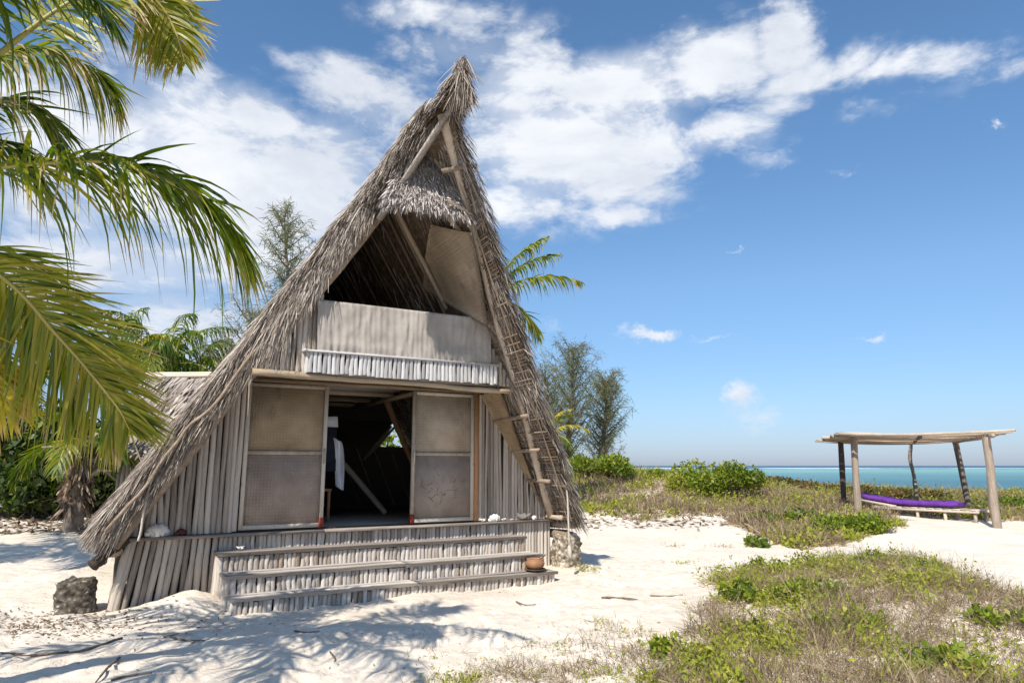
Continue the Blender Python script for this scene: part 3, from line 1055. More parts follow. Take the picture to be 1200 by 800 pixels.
# ledge and the pole skirt below it
led = hb('ledge', 'plank', hut, [((-3.02, -.08, .815), (-.62, .115, .852)), ((-.612, -.08, .815), (3.03, .112, .853))])
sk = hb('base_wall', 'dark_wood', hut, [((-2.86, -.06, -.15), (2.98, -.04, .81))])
x = -2.86
while x < 3.0:
    inner_ = -1.9 < x < 2.36
    r = R.uniform(.034, .042) if x < -1.9 else R.uniform(.025, .034)
    zb = .60 if inner_ else -.1
    if x < -1.9:
        zb = -.06 + R.uniform(-.02, .03)
    pole('base_pole', sk, (x - (.13 * (-1.8 - x) if x < -1.9 else 0), R.uniform(0, .01), zb), (x + R.uniform(-.008, .008), R.uniform(0, .008), .812), r, 'riser' if x > -1.9 else 'pole')
    x += 2 * r * (R.uniform(.95, 1.02) if x < -1.9 else R.uniform(.87, .96))
for y_ in np.arange(.0, -1.6, -.085):
    pole('base_pole', sk, (-3.05, y_, -.12), (-2.90, y_, .812), .041, 'pole')
hb('side_skirt', 'dark_wood', hut, [((-2.86, -4.3, -.15), (-2.84, -.07, .81)), ((2.94, -4.3, -.15), (2.96, -.07, .81)), ((-2.8, -4.3, -.15), (2.9, -4.28, .8))])
for x in (-2.98, 3.07):
    pole('foundation_post', hut, (x, -.42, -.2), (x, -.40, .80), .06, 'shade_toned')
    pole('foundation_post', hut, (x, -2.2, -.2), (x, -2.2, .80), .07, 'log')
pole('sill_log', hut, (3.10, -1.6, .79), (3.17, .48, .80), .085, 'beach_pole', n=9)
pole('sill_log', hut, (3.08, -1.2, .60), (3.14, .34, .63), .075, 'log', n=9)
pole('sill_log', hut, (-3.02, -1.6, .70), (-3.04, .10, .71), .075, 'log', n=9)
hb('floor', 'floor', hut, [((-2.84, -4.28, .79), (2.92, -.06, .86))])

# back wall with the small gap under the right slope
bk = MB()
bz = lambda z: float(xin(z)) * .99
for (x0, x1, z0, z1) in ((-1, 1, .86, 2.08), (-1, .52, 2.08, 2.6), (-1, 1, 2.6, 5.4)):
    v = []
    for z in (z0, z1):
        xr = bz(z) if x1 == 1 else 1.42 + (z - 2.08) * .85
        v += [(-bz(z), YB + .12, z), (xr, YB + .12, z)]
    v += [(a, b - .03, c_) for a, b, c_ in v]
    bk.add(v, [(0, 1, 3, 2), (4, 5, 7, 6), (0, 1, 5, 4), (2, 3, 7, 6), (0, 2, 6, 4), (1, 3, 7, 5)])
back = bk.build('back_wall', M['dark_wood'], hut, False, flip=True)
for i in range(14):
    x = -2.4 + i * .36
    pole('cane', back, (x, YB + .16, .9), (x - .5, YB + .16, 2.05), .014, 'batten', n=5)
pole('brace_pole', hut, (-.62, -2.6, 2.80), (1.02, -2.2, .88), .05, 'log')
pole('brace_pole', hut, (1.05, -2.5, 2.9), (1.95, -2.3, .9), .055, 'orange_post')
pole('brace_pole', hut, (1.30, YB + .25, 1.9), (1.90, YB + .25, 2.55), .03, 'log')
pole('brace_pole', hut, (1.18, YB + .3, 1.8), (1.75, YB + .3, 2.5), .025, 'log')

# doors
for side, (x0, x1), (mu, ml) in ((-1, (-1.70, -.63), ('coir_upper', 'coir_lower')), (1, (.625, 1.63), ('coir_right', 'mud_panel'))):
    z0, z1, zm = .885, 2.785, 1.865
    d = hb('door', mu, hut, [((x0 + .03, .012, zm + .02), (x1 - .03, .024, z1 - .03))])
    hb('lower_panel', ml, d, [((x0 + .03, .013, z0 + .04), (x1 - .03, .025, zm - .02))])
    for x in (x0, x1 - .05):
        hb('stile', 'stile', d, [((x, .0, z0), (x + .05, .05, z1))])
    for z, h_ in ((z0, .055), (zm - .025, .05), (z1 - .045, .045)):
        hb('rail', 'stile', d, [((x0 + .052, .002, z), (x1 - .052, .046, z + h_))])
    xi = x1 - .05 if side < 0 else x0
    hb('red_shoe', 'red', d, [((xi - .004, -.005, z0 - .01), (xi + .053, .054, z0 + .12))])
    q = MB()
    q.tube([(xi + .025, .055, zm - .14), (xi + .025, .075, zm - .08), (xi + .025, .08, zm + .0), (xi + .025, .055, zm + .06)], .013, 6)
    q.build('handle', M['stile'], d, True, flip=True)
    if side > 0:      # dark scuffs of old palm weave on the lower panel
        q = MB()
        for k in range(34):
            cx, cz = R.uniform(x0 + .15, x1 - .15), R.gauss(1.42, .16)
            a = R.choice([.7, -.75, .2, 1.2]) + R.uniform(-.2, .2)
            l = R.uniform(.02, .055)
            p = np.array([[[cx - l * math.cos(a), .0275, cz - l * math.sin(a)], [cx + l * math.cos(a), .0275, cz + l * math.sin(a)]]])
            wv = np.array([[[-math.sin(a), 0, math.cos(a)]] * 2]) * .006
            q.ribbons(p, wv * .8, np.array([.55]))
        tag(q.build('scuff', M['husk'], d, False, flip=True), kind='stuff')

# ------------------------------------------------------------------ steps
steps = empty('wooden_steps', (HO[0], HO[1], 0), HA, 'three grey plank steps with pole risers leading up to the hut door', 'steps')
TR = [(.65, .03, .46, -1.97, 2.33), (.44, .42, .87, -1.93, 2.36), (.24, .82, 1.16, -1.88, 2.43)]
for k, (z, y0, y1, xa, xb) in enumerate(TR):
    cuts = [xa, xb] if k == 0 else [xa, .22 + .05 * k, xb]
    for a, b in zip(cuts[:-1], cuts[1:]):
        w = (y1 - y0)
        for m_ in range(2):
            ya, yb = y0 + w * m_ / 2 + .003, y0 + w * (m_ + 1) / 2 - .003
            q = MB()
            n = 14
            xs = np.linspace(a + .002 * m_, b - .003, n)
            top = z + .006 * rng.normal(size=n).cumsum() * .25 + (0 if a == xa else -.008) + .003 * m_
            for X0, X1, t0, t1 in zip(xs[:-1], xs[1:], top[:-1], top[1:]):
                pass
            G = np.array([[(x_, y_ + .004 * R.gauss(0, 1) * (1 if y_ == yb else 0), t_) for y_ in (ya, yb)] for x_, t_ in zip(xs, top)])
            q.slab(G, np.broadcast_to(np.array([0, 0, -.036]), G.shape))
            q.build('tread', M['plank'], steps, False, flip=True)
rl = [(.40, .44, .612, -1.92, 2.30), (.81, .24, .402, -1.88, 2.33), (1.10, -.12, .202, -1.83, 2.40)]
for y, zb, zt, xa, xb in rl:
    x = xa
    while x < xb:
        r = R.uniform(.026, .036)
        pole('riser_pole', steps, (x, y + R.uniform(-.006, .006), zb - .02), (x + R.uniform(-.01, .01), y, zt - abs(R.gauss(0, .005))), r, 'riser' if R.random() < .95 else 'log')
        x += 2 * r * R.uniform(.86, .96)
    x = y - .06
    hb('riser_board', 'dark_wood', steps, [((xa, y - .06, zb - .02), (xb, y - .045, zt))])
for y in np.arange(.08, 1.08, .078):
    zt = .61 if y < .42 else .40 if y < .82 else .20
    xx = -1.93 if y < .42 else -1.89 if y < .82 else -1.84
    pole('side_pole', steps, (xx, y, -.1), (xx, y, zt), .037, 'riser')
    pole('side_pole', steps, (2.30 if y < .42 else 2.33 if y < .82 else 2.40, y, -.1), (2.30 if y < .42 else 2.33 if y < .82 else 2.40, y, zt), .037, 'riser')

# ------------------------------------------------------------------ cloth over the balcony, and the small things about the hut
G = np.zeros((26, 160, 3))
for i, a in enumerate(np.linspace(0, 1, 26)):
    for j, b in enumerate(np.linspace(0, 1, 160)):
        x = -1.08 + 2.46 * b
        if a < .12:
            y, z = 1.0 + .085 * a / .12, 3.752 + .018 * math.sin(a / .12 * math.pi)
        else:
            u = (a - .12) / .88
            z = 3.752 - .655 * u
            y = 1.085 + .007 * math.sin(b * 110 + 5 * math.sin(b * 9) + 2 * math.sin(u * 4 + b * 20)) * (.2 + .8 * abs(math.sin(b * 17))) + .010 * math.sin(b * 40 + 2 * math.sin(b * 7)) * u + .03 * math.exp(-((u - .86) / .12) ** 2) * (.6 + .4 * math.sin(b * 9)) + .011 * float(fbm(np.array(b * 30.), np.array(u * 7.), 3)) + .004 * math.sin(b * 190 + 2 * math.sin(b * 23))
        G[i, j] = (x + .012 * (a - .5) * (1 if b < .5 else -1), y, z)
q = MB()
q.slab(G, np.broadcast_to(np.array([0, -.008, -.004]), G.shape))
o = q.build('draped_cloth', M['cloth'], None, True, flip=True)
o.location, o.rotation_euler = (HO[0], HO[1], 0), (0, 0, HA)
tag(o, 'pale sun-bleached blanket draped over the loft balcony rail', 'blanket')


def hthing(o):
    o.location, o.rotation_euler = (HO[0], HO[1], 0), (0, 0, HA)
    return o


# rope on the right with its frayed end
q = MB()
q.tube(curve([(2.68, .93, 1.54), (2.73, .95, 1.3), (2.74, .96, .9), (2.75, .96, .52)], 12), .013, 6, .5)
q.tube(curve([(2.75, .96, .55), (2.75, .965, .46), (2.76, .97, .36)], 6), [.018, .03, .036, .034, .028, .012], 7, .5)
tag(hthing(q.build('rope', M['rope'], None, True, flip=True)), 'pale knotted rope hanging from the right eave above a coral block', 'rope', 'ropes on the hut')
q = MB()
a = np.linspace(0, 2 * np.pi, 18)
q.tube(np.stack([-2.74 + .055 * np.cos(a), .60 + 0 * a, 1.53 + .055 * np.sin(a)], -1), .011, 6, .5)
q.tube(curve([(-2.76, .60, 1.48), (-2.80, .60, 1.2), (-2.81, .60, .98), (-2.83, .6, .86)], 10), .014, 6, .5)
tag(hthing(q.build('rope', M['rope'], None, True, flip=True)), 'looped grey rope tied to the left barge pole of the hut', 'rope', 'ropes on the hut')


def lathe(mb, prof, c, n=24, t=None):
    a = np.arange(n + 1) / n * 2 * np.pi
    G = np.array([[(c[0] + r * math.cos(x), c[1] + r * math.sin(x), c[2] + z) for x in a] for r, z in prof])
    mb.sheet(G, t)


pot = empty('clay_pot', hw(2.14, 1.0, .246), 0, 'round terracotta cooking pot standing on the lowest step', 'pot')
q = MB()
lathe(q, [(.0, .02), (.075, .02), (.118, .05), (.136, .09), (.13, .125), (.116, .145), (.124, .162), (.116, .162), (.104, .142), (.115, .11), (.08, .055), (0, .045)], (0, 0, 0))
q.build('bowl', M['clay'], pot)
q = MB()
lathe(q, [(.0, .0), (.12, .0), (.15, .018), (.145, .026), (.11, .014), (0, .014)], (0, 0, .003))
q.build('saucer', M['clay_dark'], pot)
q = MB()
q.tube(curve([(-.02, 0, .1), (.08, .0, .16), (.15, .01, .215)], 6), .009, 6)
q.build('ladle_handle', M['clay_dark'], pot)


def shell(loc, r, kind, rz, label, mat='shell', grp='seashells on the steps and ledge'):
    q = MB()
    if kind == 'conch':         # heavy shell with a spire and blunt knobs
        K = 26
        t = np.linspace(0, 1, K)
        pts = np.stack([(t - .45) * 2.2 * r, .06 * r * np.sin(t * 9), .42 * r + .0 * t], -1)
        rad = r * (.06 + .72 * np.sin(np.clip(t * 1.02, 0, 1) * np.pi) ** .8 * (1 - .35 * t) + .07 * np.sin(t * 40))
        pts[:, 2] = np.maximum(rad * .72, .05 * r)
        q.tube(pts, np.maximum(rad, .02 * r), 12, .5, .06)
        for k in range(6):
            a = k * 1.05
            c0 = np.array([r * (-.15 + .1 * k / 6), r * .55 * math.cos(a), r * (.5 + .45 * abs(math.sin(a)))])
            q.tube([c0 * .7, c0, c0 * 1.22], [.16 * r, .11 * r, .01 * r], 6)
    elif kind == 'star':
        for k in range(6):
            a = k * math.pi / 3 + .3
            d = np.array([math.cos(a), math.sin(a) * .8, .45 + .3 * math.sin(2 * a)])
            q.tube([np.array([0, 0, .35 * r]), np.array([0, 0, .35 * r]) + d * r * .5, np.array([0, 0, .35 * r]) + d * r], [.36 * r, .2 * r, .02 * r], 7)
    else:                       # cupped clam valve with ribs
        n, m_ = 30, 9
        G = np.zeros((m_, n, 3))
        for i, u in enumerate(np.linspace(0.05, 1, m_)):
            for j, w in enumerate(np.linspace(0, 2 * np.pi, n)):
                rr = r * u * (1 + .10 * math.cos(7 * w) * u)
                G[i, j] = (rr * math.cos(w) * 1.25, rr * math.sin(w), .75 * r * u ** 2 * (1 + .18 * math.cos(7 * w)) + .02)
        q.slab(G, np.broadcast_to(np.array([0, 0, .03 * r]), G.shape))
    o = q.build('seashell', M[mat])
    o.location = loc
    o.rotation_euler = (0, 0, rz)
    return tag(o, label, 'shell', grp)


zt = .853
shell(hw(-2.62, .045, zt), .13, 'conch', HA + .2, 'large white pointed shell at the left end of the ledge')
shell(hw(-2.36, .045, zt), .07, 'conch', HA + .5, 'small dark red shell beside the white pointed one on the ledge', 'red_shell')
shell(hw(-1.68, .20, .655), .055, 'star', .4, 'little white spiky shell on the left end of the top step')
shell(hw(1.79, .045, zt), .06, 'star', .2, 'small white shell at the foot of the right door post, leftmost of the right-hand row')
shell(hw(1.99, .045, zt), .10, 'conch', HA + .1, 'long pale pointed shell lying between two small ones on the right of the ledge')
shell(hw(2.16, .045, zt), .055, 'star', 1.1, 'small knobbly white shell just right of the long pale shell')
shell(hw(2.30, .045, zt), .035, 'star', .7, 'tiny white shell between the knobbly shell and the big open clam')
shell(hw(2.50, .035, zt), .105, 'clam', HA, 'big open clam shell with wavy rim at the right end of the ledge')
shell(hw(2.70, .045, zt), .06, 'conch', HA + 1, 'rounded cream shell right of the open clam near the barge pole')


def stone(c, sx_, sy_, h, rz, label, mat='coral'):
    q = MB()
    n, m_ = 72, 40
    G = np.zeros((m_ + 8, n + 1, 3))
    for i in range(m_ + 8):
        for j in range(n + 1):
            a = j / n * 2 * math.pi
            ca, sa = math.cos(a), math.sin(a)
            k = (abs(ca) ** 4 + abs(sa) ** 4) ** -.25
            if i < m_:
                z, f = h * i / (m_ - 1), 1 - .06 * (i / m_) - .10 * max(0, (i - m_ + 4) / 4)
            else:
                z, f = h * (1.0 + .03 * math.sin((i - m_) / 8 * 1.5)), .84 * (1 - (i - m_ + 1) / 8)
            x, y = sx_ * k * ca * f, sy_ * k * sa * f
            d = .20 * float(fbm(np.array(x * 9 + z * 7 + sx_ * 50), np.array(y * 9 + z * 8), 4)) + .12 * float(fbm(np.array(a * 9 + 3), np.array(z * 30), 2))
            if j == n:
                G[i, j] = G[i, 0]
            else:
                G[i, j] = (x * (1 + 1.3 * d), y * (1 + 1.3 * d), z + .25 * d * (.3 if i < m_ else 1))
    q.sheet(G)
    o = q.build('coral_block', M[mat])
    o.location = c
    o.rotation_euler = (.03, -.04, rz)
    return tag(o, label, 'stone', 'coral blocks at the hut corners')


p = hw(-3.32, .02, 0)
p = np.array([-5.06, 8.35, 0.0])
stone((p[0], p[1], float(ground(p[0], p[1])) - .06), (.19),   .18, .42, .3, 'rough dark coral block on the sand at the left corner of the hut', 'coral_dark')
p = hw(3.20, .20, 0)
stone((p[0], p[1], float(ground(p[0], p[1])) - .06), .195, .18, .55, .5, 'pitted pale coral block under the rope at the right corner of the hut')

# things inside
tw = MB()
G = np.array([[(-.27 + .13 * b * (1 - .5 * a) + .13 * a ** .6 * (.6 + .4 * b), -1.0 + .03 * math.sin(b * 8) + .02 * math.sin(a * 6 + b * 5), 2.12 - .06 * b - .74 * a) for b in np.linspace(0, 1, 10)] for a in np.linspace(0, 1, 16)])
tw.slab(G, np.broadcast_to(np.array([0, -.01, 0]), G.shape))
tag(hthing(tw.build('hanging_towel', M['towel'], None, True, flip=True)), 'white towel hanging inside the doorway', 'towel')
cl = empty('hanging_bag', hw(-.34, -1.05, 1.7), HA, 'dark cloth bag with white top band hanging inside the doorway', 'bag')
q = MB()
q.box(np.array([-.13, -.04, -.1]), np.array([.13, .04, .58]), jit=.012)
q.build('bag', M['blue_cloth'], cl)
q = MB()
q.box(np.array([-.135, -.045, .585]), np.array([.135, .045, .74]), jit=.008)
q.build('band', M['towel'], cl)
ch = empty('wooden_chair', hw(-.48, -1.25, .862), HA, 'dark wooden chair half hidden behind the left door inside the hut', 'chair')
for x, y in ((-.2, -.2), (.2, -.2), (-.2, .2), (.2, .2)):
    q = MB()
    q.bar((x, y, 0), (x, y, .45 if y < 0 else .95), .04, .04, (0, 1, 0))
    q.build('leg', M['orange_post'], ch, False)
q = MB()
q.box(np.array([-.23, -.23, .452]), np.array([.23, .178, .485]))
q.build('seat', M['orange_post'], ch, False)
for z in (.62, .78, .92):
    q = MB()
    q.bar((-.178, .2, z), (.178, .2, z), .02, .05)
    q.build('slat', M['orange_post'], ch, False)
# ------------------------------------------------------------------ beach shelter and lounger
bs = empty('beach_shelter', (11.2, 18.6, .28), 0, 'open pole shelter with a flat roof of driftwood sticks by the sea', 'shelter')


def bpole(name, a, b, r, mat, parent=bs, org=(11.2, 18.6, .28), n=8):
    o_ = np.array(org)
    return pole(name, parent, np.array(a) - o_, np.array(b) - o_, r, mat, hut=False, n=n)


for a, b, r, mm in (((9.36, 19.0, .1), (9.42, 19.0, 2.43), .095, 'beach_pole'), ((9.70, 20.5, .1), (9.77, 20.5, 2.38), .075, 'beach_dark'),
                    ((11.23, 16.3, .1), (11.22, 16.3, 2.36), .098, 'beach_pole'), ((13.27, 20.3, .1), (13.12, 20.4, 2.36), .085, 'beach_dark')):  # back posts take the dark copy, roof shade included in the colour
    bpole('post', a, b, r, mm)
q = MB()
q.tube(curve([(12.40, 21.4, .1), (12.38, 21.4, .8), (12.36, 21.4, 1.4), (12.30, 21.4, 1.9), (12.38, 21.4, 2.36)], 14) - np.array([11.2, 18.6, .28]), .055, 7, .5, .1)
q.build('post', M['beach_dark'], bs)
FL, FR, BL, BR = np.array([9.0, 18.75, 2.55]), np.array([11.55, 15.75, 2.46]), np.array([9.45, 20.75, 2.42]), np.array([13.6, 20.9, 2.42])
bpole('beam', (9.30, 18.6, 2.45), (9.85, 20.8, 2.39), .05, 'beach_pole')
bpole('beam', (11.15, 15.95, 2.38), (13.25, 20.7, 2.38), .05, 'beach_pole')
bpole('beam', (10.25, 17.3, 2.40), (12.5, 21.6, 2.36), .045, 'beach_dark')
nb = 34
for i in range(nb):
    u = i / (nb - 1)
    a = FL * (1 - u) + BL * u + np.array([R.uniform(-.34, .18), R.uniform(-.05, .05), R.uniform(-.02, .04)])
    b = FR * (1 - u) + BR * u + np.array([R.uniform(-.1, .12), 0, R.uniform(-.01, .03)])
    q = MB()
    t_ = np.linspace(0, 1, 9)[:, None]
    pts = a + (b - a) * t_ + np.array([0, 0, -1]) * (.07 + R.uniform(-.03, .04)) * np.sin(t_ * np.pi) + np.array([0, 0, 1]) * .03 * fbm(t_ * 4 + i * 3.1, t_ * 0 + .5, 2)
    q.tube(pts - np.array([11.2, 18.6, .28]), R.uniform(.026, .046) * np.linspace(1.1, .8, 9), 7, .5, .06)
    q.build('roof_stick', M['beach_pole' if R.random() < .75 else 'beach_dark'], bs)

dx = np.array([11.55 - 9.85, 17.35 - 19.55])
LX = dx / np.linalg.norm(dx)
lo = empty('sun_bed', (10.75, 18.55, .28), math.atan2(LX[1], LX[0]), 'low wooden sun bed frame with raised head under the beach shelter', 'sun bed')
LL = 1.42
for x in (-.8, .1, .75, LL):
    for y in (-.32, .32):
        q = MB()
        q.bar((x, y, -.06), (x, y, .255), .075, .06, (1, 0, 0))
        q.build('leg', M['beach_pole'], lo, False)
for y in (-.36, .36):
    q = MB()
    q.bar((-1.0, y, .29), (LL + .1, y, .29), .06, .065)
    q.build('rail', M['beach_pole'], lo, False)
    q = MB()
    q.bar((-1.35, y * .9, .47), (-.42, y * .9, .345), .05, .06)
    q.build('head_rail', M['beach_pole'], lo, False)
for i in range(13):
    x = -.95 + i * .195
    q = MB()
    q.bar((x, -.40, .335), (x + R.uniform(-.01, .01), .40, .335), .15, .022)
    q.build('slat', M['beach_pole'], lo, False)
ma = empty('mattress', (10.75, 18.55, .28), math.atan2(LX[1], LX[0]), 'purple sun bed mattress with its head end raised', 'mattress')
xs = np.linspace(-1.36, 1.02, 30)
zb = np.where(xs < -.35, .375 + (-.35 - xs) * .13, .375)
zb = np.convolve(np.pad(zb, 2, 'edge'), np.ones(5) / 5, 'valid')
prof = []
for k in range(14):
    a = k / 13 * 2 * math.pi
    ca, sa = math.cos(a), math.sin(a)
    prof.append((.36 * np.sign(ca) * abs(ca) ** .35, .070 + .068 * np.sign(sa) * abs(sa) ** .55))
G = np.zeros((30, 14, 3))
for i in range(30):
    e = 1 if 1 < i < 28 else (.92 if i in (1, 28) else .7)
    for j, (y, z) in enumerate(prof):
        G[i, j] = (xs[i], y * e, zb[i] + .085 + (z - .085) * e + .012 * R.gauss(0, 1) * (z > .09) - (.02 if i in (9, 20) and z > .09 else 0))
q = MB()
q.sheet(G)
for i in (0, 29):
    q.add(np.concatenate([G[i], [G[i].mean(0)]]), [(14, j, j + 1, 14) for j in range(13)])
q.build('cover', M['purple'], ma)
q = MB()
q.tube(curve([(-1.38, -.33, .60), (-1.40, 0, .61), (-1.38, .33, .60)], 8), [.03, .06, .075, .08, .08, .075, .06, .03], 8, .5, .05)
q.build('head_roll', M['navy'], ma)


# ------------------------------------------------------------------ palms
def leaflet_lines(rac, n, Lf, droop, fwd, seed, spread=1.0, up0=.15, start=.12, hint=None):
    """leaflets both sides of a rachis polyline -> P (N,5,3), width dir (N,5,3), u (N,)"""
    rg = np.random.default_rng(seed)
    K = len(rac)
    u = np.concatenate([np.linspace(start, .995, n), np.linspace(start, .995, n)]) + rg.normal(size=2 * n) * .003
    u = np.clip(u, start, .999)
    sd = np.concatenate([np.ones(n), -np.ones(n)])
    f = u * (K - 1)
    i = np.minimum(f.astype(int), K - 2)
    w = (f - i)[:, None]
    p = rac[i] * (1 - w) + rac[i + 1] * w
    T = nrm(np.gradient(rac, axis=0))
    t = nrm(T[i] * (1 - w) + T[i + 1] * w)
    upv = np.array([0, 0, 1.])
    S = nrm(np.cross(t, upv) + 1e-6) if hint is None else nrm(np.array(hint, float) - t * (t @ np.array(hint, float))[:, None])
    U = np.cross(S, t)
    U = U * np.where(U[:, 2:] < 0, -1, 1)
    ang = fwd + .5 * u ** 2 + rg.normal(size=2 * n) * .13
    D = S * (sd * np.cos(ang) * spread)[:, None] + t * np.sin(ang)[:, None] + U * (up0 + rg.normal(size=2 * n) * .1)[:, None]
    D = nrm(D)
    L = Lf * (np.sin(np.clip(.15 + u * .9, 0, 1) * np.pi) ** .55 * .8 + .22) * (1 + rg.normal(size=2 * n) * .08)
    s = np.linspace(0, 1, 6)[None, :, None]
    dr = droop * (1 + rg.normal(size=2 * n) * .34)
    P = p[:, None] + D[:, None] * (L[:, None, None] * s * (1 - .35 * s * np.clip(dr, 0, 1.4)[:, None, None])) + np.array([0, 0, -1.]) * (dr * L)[:, None, None] * s ** 1.7
    dP = nrm(np.gradient(P, axis=1))
    side = nrm(np.cross(dP, np.cross(t, D)[:, None] + rg.normal(size=(2 * n, 1, 3)) * .25))
    prof = np.array([.55, 1, .95, .75, .42, .05])[None, :, None]
    return P, side * prof, u, sd, L, rg


def frond_obj(parent, rac, n, Lf, droop, fwd, seed, tint=.4, tvar=.14, w=.02, mat='palm', dry=.25, separate=False, spread=1.0, up0=.15, name='frond', rr=.022, start=.12, broken=0.0, hint=None):
    P, Wd, u, sd, L, rg = leaflet_lines(rac, n, Lf, droop, fwd, seed, spread, up0, start, hint)
    N = len(u)
    base = np.clip(rg.normal(tint, tvar, N), 0, .78)
    tv = np.repeat(base[:, None], 6, 1)
    dt = rg.random(N) < dry
    tv[:, 5] = np.where(dt, .97, tv[:, 5])
    tv[:, 4] = np.where(dt & (rg.random(N) < .6), .9, tv[:, 4])
    if broken:
        bk_ = rg.random(N) < broken
        tv[bk_, 2:] = .98
    wd = Wd * (w * (1 + .2 * rg.normal(size=N)))[:, None, None]
    q = MB()
    K = len(rac)
    q.tube(rac, rr * np.linspace(1, .25, K), 6, np.linspace(.35, .9, K).repeat(6).tolist() + [.5, .5])
    fr = q.build(name, M['rachis'], parent)
    if separate:
        for k in range(N):
            q = MB()
            q.ribbons(P[k:k + 1], wd[k:k + 1], tv[k:k + 1])
            q.build('leaflet', M[mat], fr, True)
    else:
        q = MB()
        q.ribbons(P, wd, tv)
        tag(q.build('leaflets', M[mat], fr, True), kind='stuff')
    return fr


near = empty('coconut_palm', (-4.6, 3.6, .05), 0, 'nearest coconut palm whose drooping fronds fill the upper left', 'palm', 'coconut palms')
org = np.array([-4.6, 3.6, .05])


def trunk(parent, pts, r0, r1, name='trunk', mat='bark', n=10):
    q = MB()
    c_ = curve(pts, 26)
    rad = np.linspace(r0, r1, 26) * (1 + .06 * np.sin(np.arange(26) * 2.4))
    q.tube(c_, rad, n, .5, .03)
    return q.build(name, M[mat], parent)


cr = at(-175, 235, 4.0) - org
trunk(near, [(0, 0, -.2), (.02, 0, 1.2), (-.05, .15, 2.4), cr], .17, .11)
FR_ = [  # traces of the fronds: px, py, distance
    (([(-170, 235, 4.0), (-60, 205, 4.1), (60, 190, 4.2), (150, 193, 4.3), (225, 228, 4.45), (262, 262, 4.52), (288, 312, 4.6)]), dict(n=150, Lf=.80, droop=.66, fwd=.66, tint=.52, dry=.5, w=.0125, separate=True, start=.22)),
    (([(-170, 235, 4.0), (-70, 125, 4.0), (26, 42, 4.0), (91, -2, 4.1), (150, -24, 4.2), (186, 4, 4.3), (205, 36, 4.35), (217, 74, 4.4)]), dict(n=160, Lf=.50, droop=.40, fwd=.42, tint=.76, dry=.85, w=.010, separate=False, start=.3, hint=(1, .1, .35), up0=0)),
    (([(-170, 235, 4.0), (-150, 90, 3.8), (-90, -10, 3.7), (0, -50, 3.6), (90, -20, 3.6), (130, 30, 3.6)]), dict(n=104, Lf=.60, droop=.5, fwd=.6, tint=.36, dry=.3, w=.0115)),
    (([(-170, 235, 4.0), (-90, 130, 4.2), (-10, 70, 4.5), (55, 60, 4.7), (110, 85, 4.9), (140, 120, 5.0)]), dict(n=124, Lf=.60, droop=.8, fwd=.7, tint=.54, dry=.8, w=.0115, broken=.2)),
    (([(-170, 235, 4.0), (-90, 165, 4.4), (-10, 120, 4.8), (45, 135, 5.0), (78, 185, 5.2)]), dict(n=117, Lf=.62, droop=.6, fwd=.7, tint=.44, dry=.5, w=.0115, broken=.10)),
    (([(-170, 235, 4.0), (-110, 190, 4.3), (-40, 165, 4.6), (15, 175, 4.8), (50, 215, 4.9)]), dict(n=104, Lf=.6, droop=.7, fwd=.7, tint=.38, dry=.5, w=.0115)),
    (([(-170, 240, 4.2), (-70, 275, 4.6), (15, 335, 5.0), (60, 385, 5.2), (100, 430, 5.4), (138, 478, 5.6), (152, 504, 5.7)]), dict(n=190, Lf=.76, droop=.22, fwd=.62, tint=.71, tvar=.2, dry=.5, w=.0115, up0=.05, hint=(-.8, -.15, -.5), start=.2)),
    (([(-170, 240, 4.3), (-75, 280, 4.8), (0, 338, 5.3), (50, 378, 5.5), (100, 415, 5.7), (150, 462, 5.9)]), dict(n=104, Lf=.55, droop=.75, fwd=.8, tint=.38, tvar=.16, dry=.8, w=.0115, broken=.35, start=.3)),
    (([(-170, 240, 4.2), (-80, 275, 5.0), (-10, 300, 5.6), (40, 312, 5.9), (76, 348, 6.1)]), dict(n=91, Lf=.6, droop=.5, fwd=.8, tint=.63, dry=.8, w=.0115, broken=.25)),
    (([(-170, 270, 4.4), (-120, 340, 4.8), (-60, 400, 5.1), (-15, 440, 5.3), (18, 480, 5.4)]), dict(n=70, Lf=.62, droop=.3, fwd=.7, tint=.6, mat='palm_yellow', dry=.3, w=.02, hint=(.9, 0, .3))),
]
for k, (tr, kw) in enumerate(FR_):
    rac = curve([at(*p) - org for p in tr], 40)
    frond_obj(near, rac, seed=40 + k, **kw)
# fronds out of the picture on the near side: they shade the sand and the left of the steps
for k, tgt in enumerate([(1.5, -1.3, 3.4), (2.1, -.4, 4.5), (.2, -2.0, 3.3), (2.4, -1.6, 4.3), (-1.8, -.6, 3.0), (-1.4, 1.6, 3.2), (3.0, -.9, 5.0)]):
    e = np.array(tgt)
    mid = (cr + e) / 2 + np.array([0, 0, .75])
    frond_obj(near, curve([cr, (cr * 2 + mid) / 3 + np.array([0, 0, .35]), mid, (mid + e) / 2 + np.array([0, 0, .16]), e], 30), 60, .58, .7, .5, 70 + k, tint=.4, w=.017)


